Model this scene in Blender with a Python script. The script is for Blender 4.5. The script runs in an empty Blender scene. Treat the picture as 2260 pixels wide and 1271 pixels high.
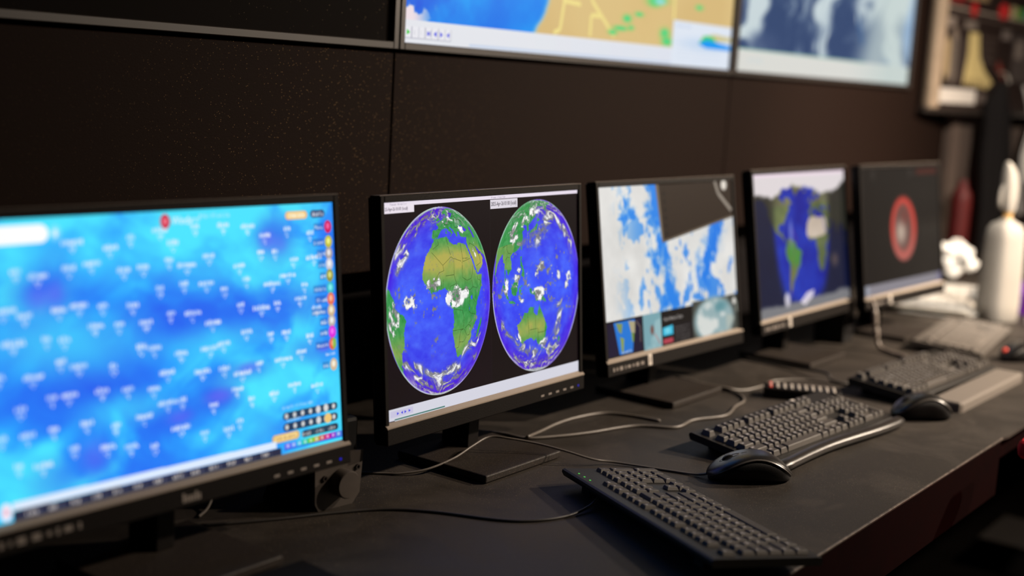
import bpy, bmesh, math, random
import numpy as np
from mathutils import Matrix, Vector

S = bpy.context.scene
COL = S.collection
DZ = 0.75                      # desk top height; everything below is written with the desk top at z = 0
R = math.radians

# ------------------------------------------------------------------ camera, world, lights, exposure
cd = bpy.data.cameras.new('camera')
cd.sensor_width = 36.0
cd.lens = 2850.0 / 2260.0 * 36.0
cd.dof.use_dof = True
cd.dof.focus_distance = 1.86
cd.dof.aperture_fstop = 1.75
cd.clip_start = 0.02
cam = bpy.data.objects.new('camera', cd)
COL.objects.link(cam)
cam.matrix_world = Matrix(((0.59793038, 0.09509076, -0.79588756, 0),
                           (-0.79950297, 0.14163801, -0.58372397, 0),
                           (0.05722117, 0.98534076, 0.16071502, 0.575 + DZ),
                           (0, 0, 0, 1)))
S.camera = cam
S.view_settings.view_transform = 'Standard'
S.view_settings.look = 'None'
S.view_settings.gamma = 1.0
S.view_settings.use_curve_mapping = False
S.view_settings.exposure = 0.0
S.cycles.use_denoising = True

w = bpy.data.worlds.new('world')
S.world = w
w.use_nodes = True
w.node_tree.nodes['Background'].inputs[0].default_value = (0.010, 0.008, 0.007, 1)
w.node_tree.nodes['Background'].inputs[1].default_value = 0.05


def spot(name, loc, target, power, color, size, blend, rad):
    l = bpy.data.lights.new(name, 'SPOT')
    l.energy = power
    l.color = color
    l.spot_size = R(size)
    l.spot_blend = blend
    l.shadow_soft_size = rad
    o = bpy.data.objects.new(name, l)
    COL.objects.link(o)
    o.location = Vector(loc) + Vector((0, 0, DZ))
    d = Vector(target) - Vector(loc)
    o.rotation_euler = d.to_track_quat('-Z', 'Y').to_euler()
    return o


WARM = (1.0, 0.83, 0.66)
spot('ceiling_spot_key', (4.05, -0.62, 1.55), (3.2, 1.0, 0.0), 740, WARM, 82, 1.0, 0.045)
spot('ceiling_spot_near', (3.0, -0.70, 1.62), (1.60, 0.98, 0.0), 200, WARM, 80, 1.0, 0.045)
spot('ceiling_spot_far', (2.45, -0.15, 1.72), (4.02, 1.22, 0.22), 430, (1.0, 0.90, 0.78), 54, 0.75, 0.05)

# ------------------------------------------------------------------ mesh helpers


class B:
    """collects shapes in one bmesh"""

    def __init__(self):
        self.bm = bmesh.new()

    def box(self, x0, x1, y0, y1, z0, z1, M=None, bev=0.0, seg=2):
        vs = [Vector((x, y, z)) for z in (z0, z1) for y in (y0, y1) for x in (x0, x1)]
        tmp = bmesh.new()
        v = [tmp.verts.new(p) for p in vs]
        for f in ((0, 2, 3, 1), (4, 5, 7, 6), (0, 1, 5, 4), (2, 6, 7, 3), (0, 4, 6, 2), (1, 3, 7, 5)):
            tmp.faces.new([v[i] for i in f])
        if bev:
            bmesh.ops.bevel(tmp, geom=tmp.edges[:], offset=bev, segments=seg, affect='EDGES', profile=0.5)
        self.add(tmp, M)
        return self

    def add(self, tmp, M=None):
        m = bpy.data.meshes.new('tmp')
        if M is not None:
            tmp.transform(M)
        tmp.to_mesh(m)
        tmp.free()
        self.bm.from_mesh(m)
        bpy.data.meshes.remove(m)

    def prism(self, poly, z0, z1, M=None, bev=0.0, seg=2):
        """poly in xy, extruded along z"""
        tmp = bmesh.new()
        lo = [tmp.verts.new((p[0], p[1], z0)) for p in poly]
        hi = [tmp.verts.new((p[0], p[1], z1)) for p in poly]
        n = len(poly)
        tmp.faces.new(lo[::-1])
        top = tmp.faces.new(hi)
        for i in range(n):
            tmp.faces.new((lo[i], lo[(i + 1) % n], hi[(i + 1) % n], hi[i]))
        if bev:
            es = [e for e in top.edges]
            bmesh.ops.bevel(tmp, geom=es, offset=bev, segments=seg, affect='EDGES', profile=0.5)
        bmesh.ops.recalc_face_normals(tmp, faces=tmp.faces[:])
        self.add(tmp, M)
        return self

    def loft(self, rings, M=None, cap=True, closed=True):
        tmp = bmesh.new()
        vr = [[tmp.verts.new(p) for p in r] for r in rings]
        n = len(rings[0])
        for a, b in zip(vr[:-1], vr[1:]):
            for i in range(n if closed else n - 1):
                j = (i + 1) % n
                tmp.faces.new((a[i], a[j], b[j], b[i]))
        if cap and closed:
            tmp.faces.new(vr[0][::-1])
            tmp.faces.new(vr[-1])
        bmesh.ops.recalc_face_normals(tmp, faces=tmp.faces[:])
        self.add(tmp, M)
        return self

    def lathe(self, prof, n=24, M=None):
        rings = [[(r * math.cos(2 * math.pi * i / n), r * math.sin(2 * math.pi * i / n), z) for i in range(n)] for r, z in prof]
        return self.loft(rings, M)

    def tube(self, pts, r, n=8, M=None):
        P = [Vector(p) for p in pts]
        rings = []
        for i, p in enumerate(P):
            t = (P[min(i + 1, len(P) - 1)] - P[max(i - 1, 0)]).normalized()
            a = t.orthogonal() if abs(t.z) > 0.95 else Vector((-t.y, t.x, 0)).normalized()
            b = t.cross(a)
            rings.append([p + a * (r * math.cos(2 * math.pi * k / n)) + b * (r * math.sin(2 * math.pi * k / n)) for k in range(n)])
        return self.loft(rings, M)


def smooth_path(pts, k=8):
    P = [np.array(p, float) for p in pts]
    P = [2 * P[0] - P[1]] + P + [2 * P[-1] - P[-2]]
    out = []
    for i in range(1, len(P) - 2):
        for t in np.linspace(0, 1, k, endpoint=False):
            a, b, c, d = P[i - 1:i + 3]
            out.append(0.5 * (2 * b + (c - a) * t + (2 * a - 5 * b + 4 * c - d) * t * t + (3 * b - a - 3 * c + d) * t ** 3))
    out.append(P[-2])
    return out


def obj(name, b, mat, parent=None, loc=(0, 0, 0), rot=(0, 0, 0), smooth=False):
    me = bpy.data.meshes.new(name)
    bm = b.bm if isinstance(b, B) else b
    bm.to_mesh(me)
    bm.free()
    me.materials.append(mat)
    if smooth:
        me.polygons.foreach_set('use_smooth', [True] * len(me.polygons))
        if smooth is not True:
            me.set_sharp_from_angle(angle=R(smooth))
    return link(name, me, parent, loc, rot)


def link(name, me, parent=None, loc=(0, 0, 0), rot=(0, 0, 0)):
    o = bpy.data.objects.new(name, me)
    COL.objects.link(o)
    if parent is not None:
        o.parent = parent
        o.location = loc
    else:
        o.location = Vector(loc) + Vector((0, 0, DZ))
    o.rotation_euler = rot
    return o


def thing(name, label, cat, loc=(0, 0, 0), rot=(0, 0, 0), group=None):
    o = bpy.data.objects.new(name, None)
    COL.objects.link(o)
    o.empty_display_size = 0.05
    o.location = Vector(loc) + Vector((0, 0, DZ))
    o.rotation_euler = rot
    return tag(o, label, cat, group)


def tag(o, label, cat, group=None):
    o['label'] = label
    o['category'] = cat
    if group:
        o['group'] = group
    return o


def struct(o):
    o['kind'] = 'structure'
    return o


# ------------------------------------------------------------------ materials
def mat(name, color, rough=0.5, spec=0.5, metal=0.0, noise=None, bump=None, emit=None, coat=0.0):
    """noise = (scale, darker colour, low, high): mottling;  bump = (scale, strength)"""
    m = bpy.data.materials.new(name)
    m.use_nodes = True
    nt = m.node_tree
    p = nt.nodes['Principled BSDF']
    p.inputs['Base Color'].default_value = (*color, 1)
    p.inputs['Roughness'].default_value = rough
    p.inputs['Specular IOR Level'].default_value = spec
    p.inputs['Metallic'].default_value = metal
    p.inputs['Coat Weight'].default_value = coat
    tc = nt.nodes.new('ShaderNodeTexCoord')
    if noise:
        n = nt.nodes.new('ShaderNodeTexNoise')
        n.inputs['Scale'].default_value = noise[0]
        n.inputs['Detail'].default_value = 5
        nt.links.new(tc.outputs['Object'], n.inputs['Vector'])
        r = nt.nodes.new('ShaderNodeValToRGB')
        r.color_ramp.elements[0].position = noise[2]
        r.color_ramp.elements[0].color = (*noise[1], 1)
        r.color_ramp.elements[1].position = noise[3]
        r.color_ramp.elements[1].color = (*color, 1)
        nt.links.new(n.outputs['Fac'], r.inputs['Fac'])
        nt.links.new(r.outputs['Color'], p.inputs['Base Color'])
    if bump:
        n = nt.nodes.new('ShaderNodeTexNoise')
        n.inputs['Scale'].default_value = bump[0]
        n.inputs['Detail'].default_value = 3
        nt.links.new(tc.outputs['Object'], n.inputs['Vector'])
        bn = nt.nodes.new('ShaderNodeBump')
        bn.inputs['Strength'].default_value = bump[1]
        bn.inputs['Distance'].default_value = 0.002
        nt.links.new(n.outputs['Fac'], bn.inputs['Height'])
        nt.links.new(bn.outputs['Normal'], p.inputs['Normal'])
    if emit:
        p.inputs['Emission Color'].default_value = (*emit[0], 1)
        p.inputs['Emission Strength'].default_value = emit[1]
    return m


def dusty(name, color, dust, scale, amount, rough, spec, big=None, patch=None, grain=0.0, drift=None):
    """dark surface with fine bright dust specks; big = (scale, color, lo, hi) broad scuffs;
    patch = (lo, hi) limits the dust to noisy drifts"""
    m = mat(name, color, rough, spec)
    nt = m.node_tree
    p = nt.nodes['Principled BSDF']
    tc = [n for n in nt.nodes if n.type == 'TEX_COORD'][0]
    v = nt.nodes.new('ShaderNodeTexVoronoi')
    v.inputs['Scale'].default_value = scale
    nt.links.new(tc.outputs['Object'], v.inputs['Vector'])
    wn = nt.nodes.new('ShaderNodeSeparateColor')
    nt.links.new(v.outputs['Color'], wn.inputs[0])
    # speck only in a share of the cells
    gt = nt.nodes.new('ShaderNodeMath')
    gt.operation = 'GREATER_THAN'
    gt.inputs[1].default_value = 1 - amount
    nt.links.new(wn.outputs[0], gt.inputs[0])
    lt = nt.nodes.new('ShaderNodeMapRange')
    lt.inputs['From Min'].default_value = 0.16
    lt.inputs['From Max'].default_value = 0.34
    lt.inputs['To Min'].default_value = 1
    lt.inputs['To Max'].default_value = 0
    nt.links.new(v.outputs['Distance'], lt.inputs['Value'])
    mu = nt.nodes.new('ShaderNodeMath')
    mu.operation = 'MULTIPLY'
    nt.links.new(gt.outputs[0], mu.inputs[0])
    nt.links.new(lt.outputs[0], mu.inputs[1])
    fac = mu.outputs[0]
    mb = nt.nodes.new('ShaderNodeMath')
    mb.operation = 'MULTIPLY'
    nt.links.new(fac, mb.inputs[0])
    nt.links.new(wn.outputs[1], mb.inputs[1])
    fac = mb.outputs[0]
    if patch:
        pn = nt.nodes.new('ShaderNodeTexNoise')
        pn.inputs['Scale'].default_value = 3.0
        pn.inputs['Detail'].default_value = 3
        nt.links.new(tc.outputs['Object'], pn.inputs['Vector'])
        pr = nt.nodes.new('ShaderNodeMapRange')
        pr.inputs['From Min'].default_value = patch[0]
        pr.inputs['From Max'].default_value = patch[1]
        nt.links.new(pn.outputs['Fac'], pr.inputs['Value'])
        pm = nt.nodes.new('ShaderNodeMath')
        pm.operation = 'MULTIPLY'
        nt.links.new(fac, pm.inputs[0])
        nt.links.new(pr.outputs[0], pm.inputs[1])
        fac = pm.outputs[0]
    if drift:
        vd = nt.nodes.new('ShaderNodeVectorMath')
        vd.operation = 'DISTANCE'
        vd.inputs[1].default_value = drift[0]
        nt.links.new(tc.outputs['Object'], vd.inputs[0])
        dr = nt.nodes.new('ShaderNodeMapRange')
        dr.inputs['From Min'].default_value = drift[1]
        dr.inputs['From Max'].default_value = drift[2]
        dr.inputs['To Min'].default_value = 1.0
        dr.inputs['To Max'].default_value = drift[3]
        nt.links.new(vd.outputs['Value'], dr.inputs['Value'])
        dm = nt.nodes.new('ShaderNodeMath')
        dm.operation = 'MULTIPLY'
        nt.links.new(fac, dm.inputs[0])
        nt.links.new(dr.outputs[0], dm.inputs[1])
        fac = dm.outputs[0]
    base = nt.nodes.new('ShaderNodeMix')
    base.data_type = 'RGBA'
    base.inputs['A'].default_value = (*color, 1)
    base.inputs['B'].default_value = (*(big[1] if big else color), 1)
    if big:
        n = nt.nodes.new('ShaderNodeTexNoise')
        n.inputs['Scale'].default_value = big[0]
        n.inputs['Detail'].default_value = 7
        n.inputs['Roughness'].default_value = 0.65
        n.inputs['Distortion'].default_value = 0.8
        nt.links.new(tc.outputs['Object'], n.inputs['Vector'])
        mr = nt.nodes.new('ShaderNodeMapRange')
        mr.inputs['From Min'].default_value = big[2]
        mr.inputs['From Max'].default_value = big[3]
        nt.links.new(n.outputs['Fac'], mr.inputs['Value'])
        nt.links.new(mr.outputs[0], base.inputs['Factor'])
        rr = nt.nodes.new('ShaderNodeMapRange')
        rr.inputs['To Min'].default_value = rough
        rr.inputs['To Max'].default_value = min(1, rough + 0.15)
        nt.links.new(mr.outputs[0], rr.inputs['Value'])
        nt.links.new(rr.outputs[0], p.inputs['Roughness'])
    else:
        base.inputs['Factor'].default_value = 0
    mx = nt.nodes.new('ShaderNodeMix')
    mx.data_type = 'RGBA'
    nt.links.new(fac, mx.inputs['Factor'])
    nt.links.new(base.outputs['Result'], mx.inputs['A'])
    mx.inputs['B'].default_value = (*dust, 1)
    nt.links.new(mx.outputs['Result'], p.inputs['Base Color'])
    if grain:
        gn = nt.nodes.new('ShaderNodeTexNoise')
        gn.inputs['Scale'].default_value = 420
        gn.inputs['Detail'].default_value = 2
        nt.links.new(tc.outputs['Object'], gn.inputs['Vector'])
        bn = nt.nodes.new('ShaderNodeBump')
        bn.inputs['Strength'].default_value = grain
        bn.inputs['Distance'].default_value = 0.001
        nt.links.new(gn.outputs['Fac'], bn.inputs['Height'])
        nt.links.new(bn.outputs['Normal'], p.inputs['Normal'])
    return m


M = dict(
    wall=dusty('wall_panel_brown', (0.0082, 0.0040, 0.0027), (0.36, 0.22, 0.10), 420, 0.10, 0.70, 0.05, patch=(0.25, 0.55), grain=0.25, drift=((1.52, 1.48, 0.42), 0.08, 0.5, 0.10)),
    recess=mat('recess_black', (0.004, 0.003, 0.003), 0.9, 0.1, noise=(40, (0.003, 0.002, 0.002), 0.3, 0.7)),
    room=mat('room_dark_paint', (0.012, 0.0095, 0.008), 0.8, 0.2, noise=(9, (0.010, 0.008, 0.007), 0.3, 0.7)),
    wallr=mat('side_wall_brown', (0.075, 0.052, 0.042), 0.7, 0.2, noise=(7, (0.055, 0.04, 0.032), 0.3, 0.7)),
    floor=mat('floor_dark', (0.0012, 0.001, 0.0009), 0.95, 0.0, noise=(14, (0.0008, 0.0007, 0.0006), 0.3, 0.7)),
    desk=dusty('desk_black_lacquer', (0.0195, 0.0152, 0.0118), (0.30, 0.23, 0.16), 620, 0.16, 0.58, 0.26,
               big=(5.0, (0.040, 0.0315, 0.025), 0.45, 0.72), patch=(0.30, 0.62), grain=0.2),
    deskred=mat('desk_edge_dark_red', (0.0046, 0.0002, 0.0002), 0.8, 0.02, noise=(20, (0.003, 0.00015, 0.00015), 0.3, 0.7)),
    deskrim=mat('desk_rim_lit', (0.14, 0.11, 0.09), 0.4, 0.5, noise=(60, (0.03, 0.025, 0.02), 0.3, 0.7)),  # pale tone paints the lit line along the desk's front edge
    bezel=mat('bezel_black_plastic', (0.0060, 0.0044, 0.0036), 0.55, 0.10, bump=(900, 0.25)),
    ledge=mat('bezel_textured_lit', (0.27, 0.215, 0.165), 0.5, 0.5, bump=(1400, 0.5)),  # far paler than the bezel: light on the ledge put into its colour
    topedge=mat('bezel_top_lit', (0.16, 0.125, 0.10), 0.5, 0.4, bump=(1400, 0.4)),  # light falling on the monitor tops, painted as a paler bezel colour
    housing=mat('monitor_back_black', (0.006, 0.005, 0.005), 0.5, 0.4, noise=(80, (0.005, 0.004, 0.004), 0.3, 0.7)),
    basem=dusty('stand_base_dusty', (0.022, 0.017, 0.014), (0.26, 0.19, 0.13), 900, 0.2, 0.5, 0.25, grain=0.3),
    displayf=mat('display_frame_black', (0.020, 0.0145, 0.012), 0.4, 0.5, noise=(30, (0.015, 0.011, 0.009), 0.3, 0.7)),
    displayoff=dusty('display_glass_off', (0.0036, 0.0024, 0.0019), (0.3, 0.22, 0.14), 420, 0.03, 0.6, 0.02, patch=(0.45, 0.66)),
    key=mat('keycap_black', (0.050, 0.0415, 0.0345), 0.5, 0.5, bump=(1500, 0.25)),
    keygrey=mat('keycap_grey', (0.13, 0.112, 0.096), 0.5, 0.4, bump=(1500, 0.25)),
    bodygrey=mat('keyboard_body_grey', (0.095, 0.082, 0.07), 0.5, 0.4, noise=(60, (0.08, 0.068, 0.058), 0.3, 0.7)),
    keydark=mat('keycap_soft_black', (0.042, 0.034, 0.028), 0.55, 0.4, bump=(1500, 0.3)),
    kbody=dusty('keyboard_body_dusty', (0.014, 0.012, 0.0105), (0.15, 0.12, 0.09), 1100, 0.2, 0.5, 0.22, grain=0.2),
    kglossy=mat('keyboard_rest_satin', (0.022, 0.018, 0.0155), 0.3, 0.5, bump=(1600, 0.12)),
    print_=mat('legend_white', (0.75, 0.72, 0.74), 0.6, 0.3),
    white=mat('white_plastic', (0.31, 0.285, 0.25), 0.6, 0.2, noise=(12, (0.285, 0.26, 0.23), 0.3, 0.7)),
    paper=mat('white_paper', (0.84, 0.81, 0.76), 0.8, 0.2, noise=(25, (0.78, 0.75, 0.70), 0.35, 0.65)),
    ink=mat('grey_print', (0.33, 0.30, 0.27), 0.8, 0.2, noise=(50, (0.28, 0.26, 0.23), 0.3, 0.7)),
    mouse=mat('mouse_satin_black', (0.016, 0.0145, 0.0135), 0.27, 0.5, bump=(1200, 0.08)),
    mouseside=mat('mouse_side_black', (0.006, 0.005, 0.005), 0.6, 0.3, bump=(1000, 0.2)),
    mouserim=mat('mouse_rim_grey', (0.075, 0.066, 0.058), 0.33, 0.5, bump=(1200, 0.08)),
    wheel=mat('wheel_rubber', (0.01, 0.01, 0.012), 0.5, 0.4, bump=(600, 0.3)),
    cable=mat('cable_black', (0.03, 0.026, 0.023), 0.42, 0.5, bump=(900, 0.1)),
    cablegrey=mat('cable_grey', (0.115, 0.098, 0.083), 0.42, 0.5, bump=(900, 0.1)),
    cablepale=mat('cable_pale', (0.20, 0.165, 0.14), 0.5, 0.4, bump=(900, 0.1)),
    speaker=mat('speaker_grey_brown', (0.060, 0.048, 0.040), 0.6, 0.3, noise=(30, (0.045, 0.036, 0.030), 0.3, 0.7)),
    speakerbody=mat('speaker_black', (0.006, 0.005, 0.005), 0.6, 0.3, noise=(30, (0.004, 0.004, 0.004), 0.3, 0.7)),
    trimpale=mat('speaker_trim_pale', (0.30, 0.25, 0.21), 0.5, 0.4, noise=(30, (0.26, 0.22, 0.18), 0.3, 0.7)),
    metal=mat('brushed_metal', (0.35, 0.32, 0.29), 0.35, 0.5, metal=0.8, bump=(300, 0.1)),
    rubber=mat('rubber_black', (0.01, 0.009, 0.008), 0.8, 0.2, bump=(200, 0.2)),
    red=mat('red_rubber', (0.75, 0.06, 0.04), 0.5, 0.4, noise=(80, (0.6, 0.05, 0.035), 0.3, 0.7)),
    redcloth=mat('red_cloth', (0.55, 0.015, 0.02), 0.8, 0.2, bump=(160, 0.6)),
    blackcloth=mat('black_cloth', (0.006, 0.005, 0.005), 0.95, 0.1, bump=(120, 0.6)),
    whitecloth=mat('white_cloth', (0.72, 0.68, 0.62), 0.9, 0.1, bump=(120, 0.5)),
    greycloth=mat('pale_grey_webbing', (0.34, 0.32, 0.30), 0.85, 0.1, bump=(300, 0.5)),
    darkred=mat('dark_red_enamel', (0.065, 0.0055, 0.005), 0.55, 0.2, noise=(20, (0.045, 0.004, 0.004), 0.3, 0.7)),
    purple=mat('purple_card', (0.10, 0.010, 0.22), 0.55, 0.3, noise=(18, (0.06, 0.006, 0.15), 0.3, 0.7)),
    yellow=mat('yellow_paper', (0.55, 0.43, 0.08), 0.8, 0.2, noise=(20, (0.45, 0.36, 0.07), 0.3, 0.7)),
    gold=mat('gold_plastic', (0.60, 0.36, 0.12), 0.4, 0.5, noise=(60, (0.5, 0.3, 0.1), 0.3, 0.7)),
    beige=mat('beige_frame', (0.27, 0.20, 0.14), 0.5, 0.3, noise=(25, (0.22, 0.165, 0.115), 0.3, 0.7)),
    greydrawer=mat('grey_box_plastic', (0.0065, 0.0056, 0.005), 0.8, 0.03, noise=(25, (0.005, 0.0044, 0.004), 0.3, 0.7)),
    ledblue=mat('led_blue', (0.0, 0.0, 0.05), 0.4, 0.5, emit=((0.02, 0.02, 1.0), 0.35)),
    ledgreen=mat('led_green', (0.0, 0.05, 0.0), 0.4, 0.5, emit=((0.10, 0.75, 0.10), 0.8)),
    icon=mat('icon_print_grey', (0.22, 0.19, 0.17), 0.6, 0.3),
    button=mat('button_pale_rubber', (0.42, 0.37, 0.33), 0.4, 0.5, noise=(200, (0.36, 0.32, 0.28), 0.3, 0.7)),
    badge=mat('badge_white', (0.62, 0.56, 0.50), 0.5, 0.3, noise=(200, (0.5, 0.45, 0.4), 0.3, 0.7)),
)

# ------------------------------------------------------------------ text (shared by prints and screen pictures)
_TEXT = {}


def text_tris(s):
    """triangles (n,3,2) of a string at size 1, x from 0; and its width"""
    if s in _TEXT:
        return _TEXT[s]
    c = bpy.data.curves.new('text', 'FONT')
    c.body = s
    c.resolution_u = 2
    o = bpy.data.objects.new('text', c)
    COL.objects.link(o)
    dg = bpy.context.evaluated_depsgraph_get()
    me = bpy.data.meshes.new_from_object(o.evaluated_get(dg))
    me.calc_loop_triangles()
    co = np.array([v.co[:2] for v in me.vertices], float).reshape(-1, 2)
    tr = np.array([t.vertices[:] for t in me.loop_triangles], int).reshape(-1, 3)
    T = co[tr] if len(tr) else np.zeros((0, 3, 2))
    wd = float(co[:, 0].max()) if len(co) else 0.0
    bpy.data.objects.remove(o)
    bpy.data.curves.remove(c)
    bpy.data.meshes.remove(me)
    _TEXT[s] = (T, wd)
    return _TEXT[s]


# ------------------------------------------------------------------ little painter for what the screens show (flat pictures)
_rng = np.random.RandomState(7)
_TAB = _rng.rand(512, 512)


def vnoise(x, y, seed=0):
    x = x + seed * 17.31
    y = y + seed * 9.77
    xi = np.floor(x).astype(int)
    yi = np.floor(y).astype(int)
    fx = x - xi
    fy = y - yi
    fx = fx * fx * (3 - 2 * fx)
    fy = fy * fy * (3 - 2 * fy)
    g = lambda a, b: _TAB[a & 511, b & 511]
    return (g(xi, yi) * (1 - fx) + g(xi + 1, yi) * fx) * (1 - fy) + (g(xi, yi + 1) * (1 - fx) + g(xi + 1, yi + 1) * fx) * fy


def fbm(x, y, octv=5, seed=0, gain=0.5):
    s = 0
    a = 1.0
    t = 0
    for i in range(octv):
        s = s + a * vnoise(x * 2 ** i, y * 2 ** i, seed + i * 3)
        t += a
        a *= gain
    return s / t


def sstep(a, b, x):
    t = np.clip((x - a) / (b - a), 0, 1)
    return t * t * (3 - 2 * t)


class Pic:
    def __init__(self, wd, ht, rgb=(0, 0, 0)):
        self.w, self.h = wd, ht
        self.a = np.empty((ht, wd, 3))
        self.a[:] = np.array(rgb) / 255.0
        self.u, self.v = np.meshgrid((np.arange(wd) + .5) / wd, (np.arange(ht) + .5) / ht)
        self.asp = wd / ht

    def mixm(self, m, rgb):
        self.a += (np.array(rgb) / 255.0 - self.a) * np.asarray(m)[..., None]

    def rect(self, u0, v0, u1, v1, rgb, al=1.0):
        i0, i1 = int(round(u0 * self.w)), int(round(u1 * self.w))
        j0, j1 = int(round(v0 * self.h)), int(round(v1 * self.h))
        i0, j0 = max(i0, 0), max(j0, 0)
        self.a[j0:j1, i0:i1] += (np.array(rgb) / 255.0 - self.a[j0:j1, i0:i1]) * al

    def pill(self, u0, v0, u1, v1, rgb, al=1.0):
        r = (v1 - v0) / 2 / self.asp
        self.rect(u0 + r, v0, u1 - r, v1, rgb, al)
        vm = (v0 + v1) / 2
        self.ell(u0 + r, vm, r, (v1 - v0) / 2, rgb, al)
        self.ell(u1 - r, vm, r, (v1 - v0) / 2, rgb, al)

    def ell(self, uc, vc, ru, rv, rgb, al=1.0, soft=0.0):
        i0, i1 = max(int((uc - ru * 1.6) * self.w) - 1, 0), int((uc + ru * 1.6) * self.w) + 2
        j0, j1 = max(int((vc - rv * 1.6) * self.h) - 1, 0), int((vc + rv * 1.6) * self.h) + 2
        u, v = self.u[j0:j1, i0:i1], self.v[j0:j1, i0:i1]
        d = np.sqrt(((u - uc) / ru) ** 2 + ((v - vc) / rv) ** 2)
        m = (1 - sstep(1 - soft, 1 + soft + 1e-6, d)) if soft else (d <= 1).astype(float)
        self.a[j0:j1, i0:i1] += (np.array(rgb) / 255.0 - self.a[j0:j1, i0:i1]) * (m * al)[..., None]

    def mask(self, pts, u=None, v=None):
        u = self.u if u is None else u
        v = self.v if v is None else v
        ins = np.zeros(u.shape, bool)
        n = len(pts)
        for k in range(n):
            x0, y0 = pts[k]
            x1, y1 = pts[(k + 1) % n]
            if y0 == y1:
                continue
            c = ((y0 > v) != (y1 > v)) & (u < (x1 - x0) * (v - y0) / (y1 - y0) + x0)
            ins ^= c
        return ins

    def poly(self, pts, rgb, al=1.0):
        us = [p[0] for p in pts]
        vs = [p[1] for p in pts]
        i0, i1 = max(int(min(us) * self.w) - 1, 0), int(max(us) * self.w) + 2
        j0, j1 = max(int(min(vs) * self.h) - 1, 0), int(max(vs) * self.h) + 2
        m = self.mask(pts, self.u[j0:j1, i0:i1], self.v[j0:j1, i0:i1])
        self.a[j0:j1, i0:i1] += (np.array(rgb) / 255.0 - self.a[j0:j1, i0:i1]) * (m * al)[..., None]

    def line(self, pts, wpx, rgb, al=1.0):
        for (x0, y0), (x1, y1) in zip(pts[:-1], pts[1:]):
            dx, dy = (x1 - x0) * self.w, (y1 - y0) * self.h
            L = math.hypot(dx, dy) or 1
            nx, ny = -dy / L * wpx / 2 / self.w, dx / L * wpx / 2 / self.h
            self.poly([(x0 + nx, y0 + ny), (x1 + nx, y1 + ny), (x1 - nx, y1 - ny), (x0 - nx, y0 - ny)], rgb, al)

    def text(self, s, u0, v0, hv, rgb, squeeze=1.0):
        """hv: text size as a share of the picture height"""
        T, wd = text_tris(s)
        if not len(T):
            return 0
        su = hv / self.asp * squeeze
        for t in T:
            self.poly([(u0 + p[0] * su, v0 + p[1] * hv) for p in t], rgb)
        return wd * su

    def scrib(self, u0, v0, u1, hv, rgb, rnd, al=0.9):
        """unreadably small writing: a row of little strokes"""
        x = u0
        while x < u1:
            wl = hv / self.asp * rnd.uniform(.25, .6)
            self.rect(x, v0, x + wl * .35, v0 + hv * rnd.uniform(.6, 1), rgb, al)
            self.rect(x, v0 + hv * rnd.choice([0, .3, .6]), x + wl * .8, v0 + hv * rnd.uniform(.25, .75), rgb, al * .8)
            x += wl * 1.15

    def image(self, name):
        im = bpy.data.images.new(name, self.w, self.h)
        px = np.ones((self.h, self.w, 4), np.float32)
        px[..., :3] = np.clip(self.a, 0, 1)
        im.pixels.foreach_set(px.ravel())
        im.update()
        return im


def screen_mat(name, pic, strength=1.0, rough=0.35):
    m = bpy.data.materials.new(name)
    m.use_nodes = True
    nt = m.node_tree
    p = nt.nodes['Principled BSDF']
    p.inputs['Base Color'].default_value = (0.003, 0.003, 0.003, 1)
    p.inputs['Roughness'].default_value = rough
    p.inputs['Specular IOR Level'].default_value = 0.12
    t = nt.nodes.new('ShaderNodeTexImage')
    t.image = pic.image(name)
    nt.links.new(t.outputs['Color'], p.inputs['Emission Color'])
    p.inputs['Emission Strength'].default_value = strength
    return m


def print_mat(name, pic, rough=0.6):
    m = bpy.data.materials.new(name)
    m.use_nodes = True
    nt = m.node_tree
    p = nt.nodes['Principled BSDF']
    p.inputs['Roughness'].default_value = rough
    p.inputs['Specular IOR Level'].default_value = 0.3
    t = nt.nodes.new('ShaderNodeTexImage')
    t.image = pic.image(name)
    nt.links.new(t.outputs['Color'], p.inputs['Base Color'])
    return m


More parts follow.
